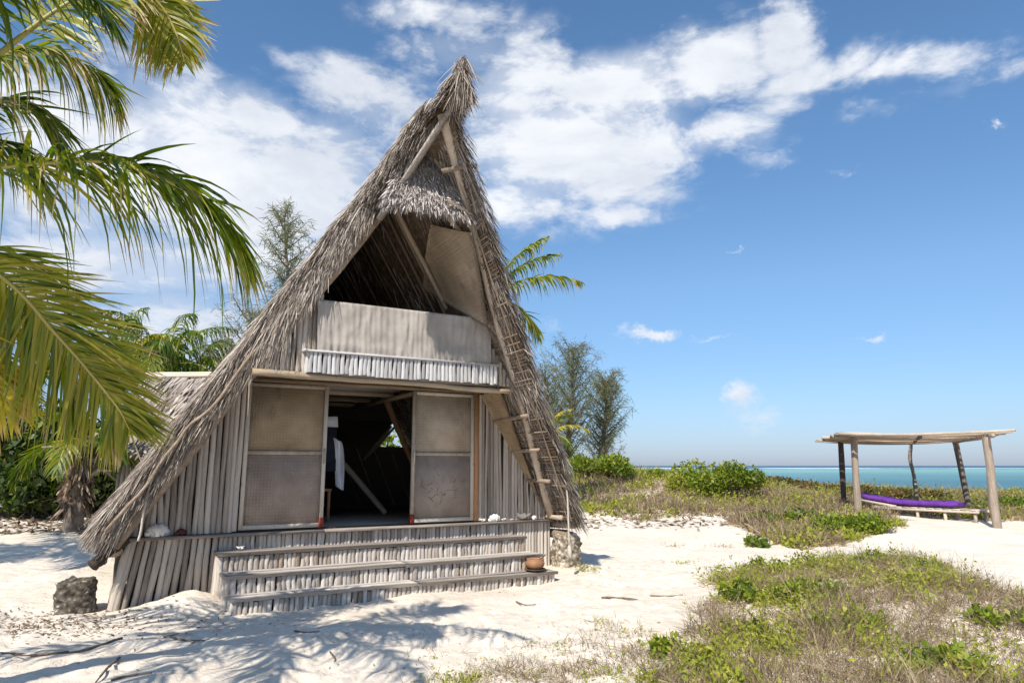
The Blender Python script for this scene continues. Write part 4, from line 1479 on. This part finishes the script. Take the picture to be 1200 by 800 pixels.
def palm(name, label, base, crown, nf, Lr, seed, cat='palm', group='coconut palms', tint=.45, Lf=.45, dirs=None, r=(.14, .09), w=.02, nl=34, mats=('palm',), droop=.5, dry=.3, curl=1.0):
    rg = random.Random(seed)
    root = empty(name, base, 0, label, cat, group)
    c_ = np.array(crown, float) - np.array(base, float)
    trunk(root, [(0, 0, -.3), c_ * np.array([.2, .2, .4]), c_ * np.array([.7, .7, .75]), c_], *r)
    for k in range(nf):
        if dirs is not None and k < len(dirs):
            a, e0, ll = dirs[k][:3]
        else:
            a, e0, ll = k / nf * 2 * math.pi + rg.uniform(-.3, .3), rg.uniform(.15, 1.2), rg.uniform(.8, 1.1)
        L_ = Lr * ll
        h = np.array([math.cos(a), math.sin(a), 0])
        pts, p, e = [c_.copy()], c_.copy(), e0
        for st in range(10):
            p = p + (h * math.cos(e) + np.array([0, 0, math.sin(e)])) * L_ / 10
            e -= curl * (.9 + .5 * math.cos(e0)) / 10 * (1 + st * .09)
            pts.append(p)
        frond_obj(root, curve(pts, 22), nl, Lf * rg.uniform(.9, 1.1), droop, .6, seed * 31 + k, tint=tint + rg.uniform(-.12, .12), w=w, rr=.025, mat=mats[k % len(mats)], dry=dry)
    return root


def gz(x, y):
    return float(ground(x, y))


# small palm with ragged trunk at the left
b = np.array([-9.1, 14.6])
sp = palm('coconut_palm', 'short palm with a ragged husk-wrapped trunk on the sand left of the hut', (b[0], b[1], gz(*b)), (b[0] + .05, b[1], gz(*b) + 1.75), 9, 1.7, 5, tint=.45, Lf=.5, r=(.20, .13), w=.022)
q = MB()
n = 420
hh = rng.random(n)
aa = rng.random(n) * 2 * np.pi
P = np.stack([np.cos(aa) * .17, np.sin(aa) * .17, .45 + 1.3 * hh], -1)
D = np.stack([np.cos(aa) * .5, np.sin(aa) * .5, np.where(rng.random(n) < .25, .7, -.9)], -1) + rng.normal(size=(n, 3)) * .25
strands(q, P, D, .12 + .2 * rng.random(n), .015 + .025 * rng.random(n), rng.normal(size=(n, 3)), .25 * np.ones(n), rng.random(n))
tag(q.build('husk', M['husk'], sp, False), kind='stuff')
for k in range(11):
    a = k * .62
    q = MB()
    z0 = .9 + .08 * k
    q.tube(curve([(math.cos(a) * .15, math.sin(a) * .15, z0), (math.cos(a) * .35, math.sin(a) * .35, z0 + .3), (math.cos(a) * .7, math.sin(a) * .7, z0 + R.uniform(.0, .35))], 8), np.linspace(.05, .015, 8), 6, .9)
    q.build('dead_stalk', M['husk'], sp)
trunk_b = at(18, 590, 17.0)
palm('coconut_palm', 'slim pale-trunked palm at the far left behind the leaf litter', (trunk_b[0], trunk_b[1], gz(trunk_b[0], trunk_b[1])), at(10, 455, 17.2), 8, 2.2, 6, tint=.42, Lf=.55, r=(.19, .13), w=.025)

palm('coconut_palm', 'tall palm standing at the far left whose shade dapples the sand', (-11.0, 7.6, gz(-11.0, 7.6)), (-10.6, 7.9, 6.0), 13, 2.6, 9, tint=.42, Lf=.6, r=(.18, .12), w=.022, nl=44, droop=.7)

# palms behind the neighbouring roof
for k, (px, py, Y_, label, dirs) in enumerate([
        (135, 425, 21, 'bright young palm showing over the left end of the low thatched roof', [(1.9, 1.25, 1), (1.2, 1.0, .9), (.3, .6, 1), (2.8, .6, 1), (3.4, .4, .9), (-1, .5, .9), (1.6, 1.45, 1.0), (-.2, .9, .9)]),
        (192, 432, 20, 'tall-fronded palm behind the middle of the low thatched roof', [(1.7, 1.3, 1.2), (.2, .8, 1.1), (2.9, .9, 1.0), (.9, 1.2, 1.0), (3.3, .4, 1.0), (-.3, .3, 1.0), (2.2, 1.1, 1), (-1.3, .5, .8)]),
        (228, 448, 22, 'feathery dark palm between the low roof and the hut thatch', [(.0, .7, 1.1), (3.1, .7, 1.0), (.5, .3, 1.1), (1.3, 1.0, 1), (-.5, .5, .9), (2.3, .8, 1)])]):
    c_ = at(px, py, Y_)
    palm('coconut_palm', label, (c_[0], c_[1], gz(c_[0], c_[1])), c_, 11, 2.9, 15 + k, dirs=dirs, droop=.95, tint=(.62, .45, .40)[k], Lf=.78, w=.02, nl=52, mats=('palm', 'palm_yellow', 'palm') if k == 0 else ('palm',))

# palms behind the hut on the right
c_ = at(575, 345, 17.5)
palm('coconut_palm', 'wind-blown palm fronds rising behind the right slope of the hut', (c_[0] - .3, c_[1] + .3, gz(c_[0], c_[1])), c_, 8, 2.7, 33,
     curl=.55, dirs=[(.05, 1.15, .85), (.1, .92, .85), (-.05, .52, .95), (1.6, 1.25, 1.0), (2.8, .7, 1), (3.6, .5, 1), (-1.6, .4, .7), (.5, -.2, .7)], tint=.60, Lf=.58, w=.022, nl=62, droop=.75, dry=.6)
c_ = at(640, 512, 19)
palm('coconut_palm', 'young palm with one yellow arching frond beside the right thatch edge', (c_[0], c_[1], gz(c_[0], c_[1])), c_, 7, 1.5, 34,
     dirs=[(.0, .75, .95), (1.3, 1.25, .9), (.6, 1.15, .9), (2.5, 1.0, .9), (-.6, .3, .7), (3.4, .6, 1), (.3, 1.35, .8)], tint=.55, Lf=.30, w=.02, nl=28, mats=('palm_yellow', 'palm', 'palm'), r=(.09, .07))


# ------------------------------------------------------------------ leafy things
def leaves(mb, C, size, rg, tint, up=.3, long=1.6):
    """diamond leaves at points C"""
    n = len(C)
    d = nrm(rg.normal(size=(n, 3)) + np.array([0, 0, up]))
    s = nrm(np.cross(d, rg.normal(size=(n, 3))))
    L = (size * (.35 + 1.2 * rg.random(n) ** 1.5))[:, None]
    v = np.stack([C, C + d * L * .5 + s * L / long * .5, C + d * L, C + d * L * .5 - s * L / long * .5], 1)
    f = np.arange(n * 4).reshape(n, 4)
    mb.add(v, f, np.repeat(tint, 4))


def bush(name, label, c, rx, ry, h, n, size, seed, mat='bush', cat='bush', group='bushes on the dune', tint=(.6, .2), blobs=16, stems=12):
    rg = np.random.default_rng(seed)
    root = empty(name, c, 0, label, cat, group)
    q = MB()
    a = rg.random(blobs) * 2 * np.pi
    rr = np.sqrt(rg.random(blobs)) * .78
    bc = np.stack([np.cos(a) * rr * rx, np.sin(a) * rr * ry, h * (.30 + .50 * rg.random(blobs) * (1 - rr ** 2 * .8))], -1)
    br = (.22 + .2 * rg.random(blobs))[:, None] * np.array([rx, ry, h * .9])
    k = rg.integers(0, blobs, n)
    d = nrm(rg.normal(size=(n, 3)))
    C = bc[k] + d * br[k] * (.55 + .5 * rg.random(n))[:, None]
    C[:, 2] = np.maximum(C[:, 2], .03 * h + .05 * h * rg.random(n))
    bt = rg.normal(0, .12, blobs)
    leaves(q, C, size, rg, np.clip(rg.normal(tint[0], tint[1], n) + bt[k], 0, 1))
    tag(q.build('foliage', M[mat], root, False), kind='stuff')
    q = MB()
    for i in range(stems):
        e = bc[i % blobs] * .9
        q.tube(curve([(e[0] * .15, e[1] * .15, -.05), e * np.array([.6, .6, .5]), e], 6), np.linspace(.03, .01, 6) * (h + .2), 5, .3)
    m = max(n // 40, 6)
    k = rg.integers(0, blobs, m)
    strands(q, bc[k] * .6, nrm(rg.normal(size=(m, 3)) + np.array([0, 0, .7])), h * (.35 + .5 * rg.random(m)), np.full(m, size * .045), rg.normal(size=(m, 3)), .1 * np.ones(m), rg.random(m))
    q.build('stem', M['twig'], root)
    return root


def casuarina(label, base, H_, width, seed, n_br=46, tuft=70, lean=0.0):
    rg = np.random.default_rng(seed)
    root = empty('casuarina_tree', base, 0, label, 'tree', 'casuarina trees')
    ts = np.array([(lean * z_ * .12 + .1 * math.sin(z_ * .9 + seed), .08 * math.sin(z_ * 1.3), z_) for z_ in np.linspace(-.3, H_ * .96, 20)])
    q = MB()
    q.tube(ts, np.linspace(.16, .012, 20), 8, .5, .05)
    tr = q.build('trunk', M['bark'], root)
    q, qb = MB(), MB()
    for i in range(n_br):
        u = .07 + .91 * (i / n_br) ** .9
        a = i * 2.4 + rg.normal() * .3
        p0 = np.array([np.interp(u * H_ * .96, ts[:, 2], ts[:, k]) for k in range(3)])
        ln = width * (math.sin(math.pi * (.12 + .84 * u)) ** .7) * (.5 + .6 * rg.random()) + .2
        el_ = .75 + .3 * rg.random()
        h = np.array([math.cos(a), math.sin(a), 0])
        b = curve([p0, p0 + (h * .6 + np.array([0, 0, el_ * .5])) * ln * .5, p0 + (h * .9 + np.array([0, 0, el_ * .95])) * ln], 9)
        qb.tube(b, np.linspace(.035, .006, 9), 5, .4)
        n = int(tuft * 2.0 * (.5 + ln / width * .8))
        uu = .12 + .88 * rg.random(n) ** .8
        P = np.stack([np.interp(uu, np.linspace(0, 1, 9), b[:, k]) for k in range(3)], -1) + rg.normal(size=(n, 3)) * .10 * (.8 + fbm(uu * 9 + i, uu * 0 + i, 2)[:, None])
        D = nrm(rg.normal(size=(n, 3)) * .75 + h * .5 + np.array([0, 0, .25]))
        strands(q, P, D, .10 + .26 * rg.random(n), .0045 + .006 * rg.random(n), rg.normal(size=(n, 3)), .25 * np.ones(n), np.clip(rg.normal(.5, .22, n), 0, 1))
    qb.build('branch', M['bark'], tr)
    tag(q.build('crown', M['casuarina'], root, False), kind='stuff')
    return root


def ground_at(px, Y_):
    x = (px - 600) / 800 * Y_ * .984
    return (x, Y_, gz(x, Y_))


casuarina('tall wispy casuarina behind the left side of the hut roof', ground_at(325, 19), 9.3, 1.0, 3, 54, 52, -.1)
casuarina('thin casuarina leaning out from the hut roof at the left', ground_at(285, 20.5), 6.2, 1.2, 8, 36, 43, -.2)
casuarina('tallest grey-green casuarina among the dune trees right of the hut', ground_at(669, 27), 5.3, 1.35, 4, 56, 52, .1)
casuarina('rounded grey-green casuarina at the right edge of the dune trees', ground_at(707, 29), 4.2, 1.3, 5, 60, 52, .2)
casuarina('slender casuarina close beside the right thatch edge', ground_at(640, 25.5), 4.2, 1.1, 6, 40, 43, 0)

# shrubs of the shady thicket on the left
for k, (px, Y_, rx, h, label) in enumerate([
        (-30, 16.5, 1.9, 2.6, 'dark leafy shrub at the left edge of the thicket'),
        (55, 19.0, 1.7, 2.5, 'dense shady shrub behind the pale palm trunk'),
        (150, 19.5, 1.6, 2.4, 'green shrub between the ragged palm and the low roof'),
        (95, 21.5, 2.4, 2.9, 'tall shrub at the back of the thicket'),
        (200, 17.5, 1.2, 1.3, 'low shrub against the left thatch of the hut'),
        (-110, 19.0, 2.2, 3.2, 'broad shrub outside the left edge of the thicket'),
        (15, 22.5, 2.2, 3.2, 'tall dark shrub behind the slim palm'),
        (130, 17.2, 1.0, 1.7, 'leafy shrub close behind the ragged palm trunk'),
        (70, 16.6, .9, 1.3, 'low dark shrub between the two palm trunks')]):
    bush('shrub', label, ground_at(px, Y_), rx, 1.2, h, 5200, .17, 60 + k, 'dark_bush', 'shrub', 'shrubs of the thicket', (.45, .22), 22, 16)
# green seen through the gap in the back wall
for k, (lx, ly, label) in enumerate([(2.4, -7.6, 'sunlit shrub seen through the gap in the back wall'), (1.2, -8.4, 'shrub standing behind the hut')]):
    p = hw(lx, ly, 0)
    bush('shrub', label, (p[0], p[1], gz(p[0], p[1])), 1.1, 1.1, 2.9, 2600, .15, 70 + k, 'bush', 'shrub', 'shrubs behind the hut', (.6, .2), 16, 10)

# dune bushes
for k, (px, py, Y_, rx, ry, h, n, size, mat, tt, label) in enumerate([
        (842, 590, 22.0, 1.75, 1.2, 1.15, 8500, .105, 'bush', (.74, .17), 'big bright green beach bush in the middle of the dune'),
        (705, 575, 24.0, 1.35, 1.1, .95, 6000, .10, 'bush', (.74, .17), 'bright green bush beside the right thatch of the hut'),
        (755, 572, 25.0, .8, .8, .30, 1800, .09, 'bush', (.60, .18), 'small green bush between the two big beach bushes'),
        (780, 560, 28.0, 1.0, .8, .24, 1400, .10, 'dark_bush', (.62, .18), 'dark green bush on the dune crest before the sea'),
        (905, 566, 27.0, 1.2, .9, .46, 2200, .11, 'redleaf', (.32, .2), 'olive bush on the crest right of the big green bush'),
        (945, 575, 26.0, 1.3, .9, .40, 1800, .09, 'redleaf', (.55, .25), 'brownish twiggy bush on the crest left of the shelter'),
        (1060, 588, 23.5, 1.5, .8, .52, 3000, .09, 'redleaf', (.50, .25), 'reddish green shrub behind the shelter posts'),
        (1010, 585, 24.5, 1.1, .8, .45, 2000, .09, 'redleaf', (.40, .25), 'olive shrub behind the left shelter posts'),
        (1000, 626, None, .95, .6, .45, 4200, .085, 'bush', (.60, .18), 'low green clump in front of the left shelter posts'),
        (945, 612, None, .6, .5, .35, 1500, .08, 'bush', (.52, .2), 'small green clump at the edge of the sand path'),
        (1190, 605, 21.0, 1.6, .9, .45, 2600, .085, 'bush', (.52, .2), 'green clump at the right edge behind the shelter'),
        (886, 640, None, .22, .40, .22, 500, .085, 'bush', (.60, .18), 'creeping green beach vine spilling onto the sand'),
        (893, 612, None, .5, .3, .28, 900, .09, 'bush', (.50, .18), 'leafy vine at the top of the sand bank'),
]):
    if Y_ is None:
        x, Y_ = pg(px, py)[:2]
    else:
        x = (px - 600) / 813 * Y_
    bush('beach_bush', label, (x, Y_, gz(x, Y_) - .03), rx, ry, h, n, size, 90 + k, mat, 'bush', 'bushes on the dune', tt, 18, 12)

# green clumps in the near dune patch
for k, (px, py, r_, h, n, label) in enumerate([
        (898, 672, .34, .26, 900, 'bright leafy clump at the left tip of the near dune patch'),
        (1022, 664, .36, .26, 1000, 'green clump on the top edge of the near dune patch'),
        (1075, 672, .40, .22, 900, 'green clump right of the top of the near dune patch'),
        (945, 700, .42, .22, 1000, 'yellow-green clump inside the near dune patch'),
        (885, 745, .16, .15, 260, 'small dark green sprig low in the near dune patch'),
        (985, 735, .34, .16, 700, 'sparse green clump in the middle of the near dune patch'),
        (1110, 785, .36, .18, 900, 'green clump at the bottom right of the picture'),
        (1175, 730, .30, .16, 600, 'pale green clump near the right edge of the near dune patch'),
        (780, 765, .22, .14, 350, 'small green clump in the sand at the bottom'),
        (860, 700, .36, .22, 800, 'dry green clump at the left side of the near dune patch')]):
    p = pg(px, py)
    bush('dune_plant', label, (p[0], p[1], p[2] - .02), r_, r_, h, n, .055, 130 + k, 'bush', 'plant', 'green plants in the near sand', (.62, .2), 10, 8)

# ------------------------------------------------------------------ dry scrub: nobody could count it
def poly_in(x, y, P):
    ins = np.zeros(x.shape, bool)
    j = len(P) - 1
    for i in range(len(P)):
        xi, yi, xj, yj = P[i][0], P[i][1], P[j][0], P[j][1]
        c_ = ((yi > y) != (yj > y)) & (x < (xj - xi) * (y - yi) / (yj - yi + 1e-12) + xi)
        ins ^= c_
        j = i
    return ins


def scrub(name, x, y, hgt, rg, gfrac, blade=.006, leaf=.05):
    z = ground(x, y)
    n = len(x)
    P = np.stack([x, y, z - .01], -1)
    patch = fbm(x * 2.6 + 5, y * 2.6, 3) + .5 * fbm(x * .7 + 15, y * .7, 2)
    hgt = hgt * np.clip(1 + 1.5 * fbm(x * 3.2 + 60, y * 3.2, 3), .5, 2.0)
    green = rg.random(n) < np.clip(gfrac + patch * 1.5, .02, .85)
    D = nrm(rg.normal(size=(n, 3)) * .8 + np.array([0, 0, .9]))
    D[:, 2] = np.abs(D[:, 2])
    tint = np.where(green, np.clip(rg.normal(.86, .1, n), .56, 1), np.clip(rg.normal(.24, .14, n), 0, .46))
    q = MB()
    strands(q, P, D, hgt * (.4 + .9 * rg.random(n)) * np.where(green, .8, 1), np.where(green, blade * 1.1, blade) * (.6 + .8 * rg.random(n)), rg.normal(size=(n, 3)), .3 * rg.random(n), tint, 3)
    # longer dead runners and twigs lying over it
    m = rg.choice(n, max(n // 28, 1), False)
    D2 = nrm(rg.normal(size=(len(m), 3)) * np.array([1, 1, .3]) + np.array([0, 0, .2]))
    strands(q, P[m] + np.array([0, 0, .03]), D2, (hgt if np.isscalar(hgt) else hgt[m]) * (.9 + 1.1 * rg.random(len(m))), np.full(len(m), blade * 1.1), rg.normal(size=(len(m), 3)), .45 * rg.random(len(m)), np.clip(rg.normal(.33, .12, len(m)), 0, .46), 4)
    # small leaves on the green shoots
    m = np.where(green)[0]
    m = np.repeat(m, 4)
    C = P[m] + D[m] * (hgt * (.2 + .7 * rg.random(len(m))))[:, None] if np.isscalar(hgt) else P[m] + D[m] * (hgt[m] * (.2 + .7 * rg.random(len(m))))[:, None]
    leaves(q, C, leaf, rg, np.clip(rg.normal(.86, .1, len(m)), .56, 1), .5, 2.2)
    return tag(q.build(name, M['scrub'], None, False), kind='stuff')


rg = np.random.default_rng(77)
edge = [pg(*p)[:2] for p in ((822, 712), (845, 690), (880, 668), (940, 668), (1000, 652), (1060, 655), (1120, 668), (1150, 690), (1215, 712), (1320, 760), (1300, 830), (900, 850), (770, 840), (775, 790), (800, 762), (832, 735))]
n = 135000
x, y = rg.random(n) * 8.5 - .3, 4.4 + rg.random(n) * 7.5
jx, jy = x + .5 * fbm(x * 1.6, y * 1.6, 3), y + .5 * fbm(x * 1.6 + 40, y * 1.6, 3)
k = poly_in(jx, jy, edge) & (fbm(x * 1.3 + 80, y * 1.3, 3) > -.62 + .25 * rg.random(n) - .12)
o = scrub('dune_scrub', x[k], y[k], .15 + .15 * np.clip(fbm(x[k] * 1.2, y[k] * 1.2 + 9, 2) + .4, 0, 1), rg, -.08, .0034, .044)
tag(o, 'dry brown and green scrub covering the near dune patch', 'scrub')
# sparse blades on the sand at the bottom centre
n = 5200
cx = [pg(*p)[:2] for p in ((590, 790), (640, 760), (700, 735), (760, 770), (560, 800), (680, 790), (740, 750), (800, 660), (790, 640), (850, 640), (675, 662), (690, 668), (500, 740), (515, 765))]
w_ = np.array([5, 2, 1.2, 4, 4, 6, 1.5, .4, .4, .4, .7, .7, .3, .3])
k = rg.choice(len(cx), n, p=w_ / w_.sum())
c_ = np.array(cx)[k] + rg.normal(size=(n, 2)) * np.where(k < 7, .22, .12)[:, None]
tag(scrub('sand_grass', c_[:, 0], c_[:, 1], .09, rg, .12, .0028, .026), 'sparse blades of grass growing in the open sand', 'grass')
# dune behind
n = 175000
y = 10.8 + rg.random(n) ** .9 * 20.5
x = -.5 + rg.random(n) * (.82 * y + .5)
edge2 = [pg(*p)[:2] for p in ((690, 606), (760, 608), (850, 611), (893, 634), (935, 644), (1005, 632), (1050, 618))]
Pl = list(edge2) + [np.array(q_) for q_ in ((10.6, 19.7), (12.6, 17.6), (15.0, 17.2), (45, 17.0), (45, 33), (-1, 33), (1.5, 21.5))]
jx, jy = x + .5 * fbm(x * .9, y * .9, 3), y + .6 * fbm(x * .9 + 40, y * .9, 3)
k = poly_in(jx, jy, Pl)
o = scrub('dune_scrub', x[k], y[k], .20 + .22 * np.clip(fbm(x[k] * .7, y[k] * .7 + 9, 2) + .3, 0, 1), rg, -.06, .0105, .085)
tag(o, 'grey and green scrub covering the dune towards the sea', 'scrub')


# flat bits: fallen leaves and debris
def litter(name, x, y, size, rg, label):
    q = MB()
    n = len(x)
    C = np.stack([x, y, ground(x, y) + .006], -1)
    d = nrm(np.stack([rg.normal(size=n), rg.normal(size=n), rg.normal(size=n) * .18 + .1], -1))
    s_ = nrm(np.cross(d, np.array([0, 0, 1.]) + rg.normal(size=(n, 3)) * .2))
    L = (size * (.5 + rg.random(n)))[:, None]
    q.add(np.stack([C, C + d * L * .5 + s_ * L * .2, C + d * L, C + d * L * .5 - s_ * L * .2], 1), np.arange(n * 4).reshape(n, 4), np.repeat(rg.random(n), 4))
    return tag(q.build(name, M['litter'], None, False), label, 'leaves', None, 'stuff')


n = 5000
x, y = -18 + rg.random(n) * 11.5, 14.2 + rg.random(n) * 4
litter('leaf_litter', x, y, .16, rg, 'brown fallen leaves under the thicket on the left')
n = 900
x = -7 + rg.random(n) * 9
y = 4.8 + rg.random(n) * 10
k = (fbm(x * .8, y * .8, 3) > .05) | (rg.random(n) < .25)
litter('sand_debris', x[k], y[k], .035, rg, 'small dark scraps of leaf scattered on the open sand')
n = 420
x = 1.6 + rg.random(n) * 5
y = 17.2 + rg.normal(size=n) * .55
litter('bank_debris', x, y, .16, rg, 'dry leaves caught along the top of the sand bank')
n = 1500
p = np.array([-5.2, 7.6])
x, y = p[0] + rg.normal(size=n) * 1.1, p[1] + rg.normal(size=n) * .35
litter('sand_debris', x, y, .05, rg, 'dark leaf scraps in front of the left coral block')


def twig(pts, r, label, fork=None):
    q = MB()
    P = np.array([pg(*p) for p in pts])
    P[:, 2] += r * .9
    q.tube(curve(P, 14), np.linspace(r, r * .5, 14) * (1 + .15 * rng.normal(size=14)), 6, .5, .1)
    if fork:
        F = np.array([pg(*p) for p in fork])
        F[:, 2] += r * .9
        q.tube(curve(F, 8), np.linspace(r * .7, r * .3, 8), 5, .5, .1)
    tag(q.build('twig', M['twig']), label, 'twig', 'twigs on the sand')


twig([(143, 748), (100, 762), (55, 768), (0, 765)], .016, 'long crooked dry stick on the shaded sand at the lower left', [(80, 765), (50, 770), (15, 772)])
twig([(192, 746), (215, 751), (240, 752)], .012, 'short forked stick in front of the left wall', [(192, 748), (202, 744), (210, 742)])
twig([(705, 702), (725, 702), (747, 705)], .014, 'straight reddish stick on the open sand in the centre')
twig([(762, 698), (785, 698), (800, 698)], .009, 'thin twig right of the reddish stick')
twig([(605, 705), (615, 708), (628, 711)], .010, 'small curved twig on the sand below the pot')
twig([(387, 766), (393, 773), (386, 781)], .010, 'short curled twig on the sand in front of the steps')
twig([(345, 740), (360, 741), (374, 741)], .008, 'thin straight twig close to the foot of the steps')
twig([(140, 772), (125, 790), (112, 800)], .014, 'thin branch pointing at the bottom edge of the picture')
twig([(130, 798), (150, 794), (178, 790)], .010, 'reddish twig lying at the bottom left')

# ------------------------------------------------------------------ the neighbour's low thatched roof
shd = empty('thatched_shed', (-7.7, 17.4, .5), -.06, 'low thatched shed roof behind the left slope of the hut', 'shed')
hw_, hz, ez, sp_ = 1.65, 3.25, 1.5, 2.1
for sgn, nm in ((-1, 'roof_slope'), (1, 'roof_slope')):
    G = np.array([[(x_, sgn * sp_ * u, hz - (hz - ez) * u) for u in np.linspace(0, 1, 10)] for x_ in np.linspace(-hw_, hw_, 14)])
    q = MB()
    q.slab(G, np.broadcast_to(np.array([0, 0, .12]), G.shape))
    rs = q.build(nm, M['core'], shd)
    q = MB()
    n = 5200 if sgn < 0 else 2000
    u = np.floor(rng.random(n) * 16 + rng.random(n) * .5) / 16
    P = np.stack([rng.uniform(-hw_, hw_, n), sgn * sp_ * u, hz - (hz - ez) * u + .14 + .08 * rng.random(n)], -1)
    D = np.stack([rng.normal(size=n) * .25, np.full(n, sgn * sp_), np.full(n, -(hz - ez)) + .35], -1) + rng.normal(size=(n, 3)) * .2
    strands(q, P, D, .3 + .25 * rng.random(n), .02 + .02 * rng.random(n), np.array([0, sgn * .64, .77]) + rng.normal(size=(n, 3)) * .4, .1 * np.ones(n), np.clip(rng.normal(.62, .24, n), 0, 1))
    tag(q.build('thatch', M['thatch'], rs, False), kind='stuff')
for dy, dz in ((-.06, .20), (.05, .19), (0, .27)):
    pole('ridge_pole', shd, (-hw_ - .1, dy, hz + dz), (hw_ + .1, dy, hz + dz + R.uniform(-.02, .02)), .05, 'beach_pole', hut=False)
q = MB()
q.box(np.array([-hw_ + .3, -1.3, -.6]), np.array([hw_ - .3, 1.3, 2.1]))
wl = q.build('wall', M['dark_wood'], shd, False)
x = -hw_ + .3
while x < hw_ - .3:
    pole('wall_pole', wl, (x, -1.34, -.5), (x, -1.34, 2.0), .05, 'pole', hut=False)
    x += .105
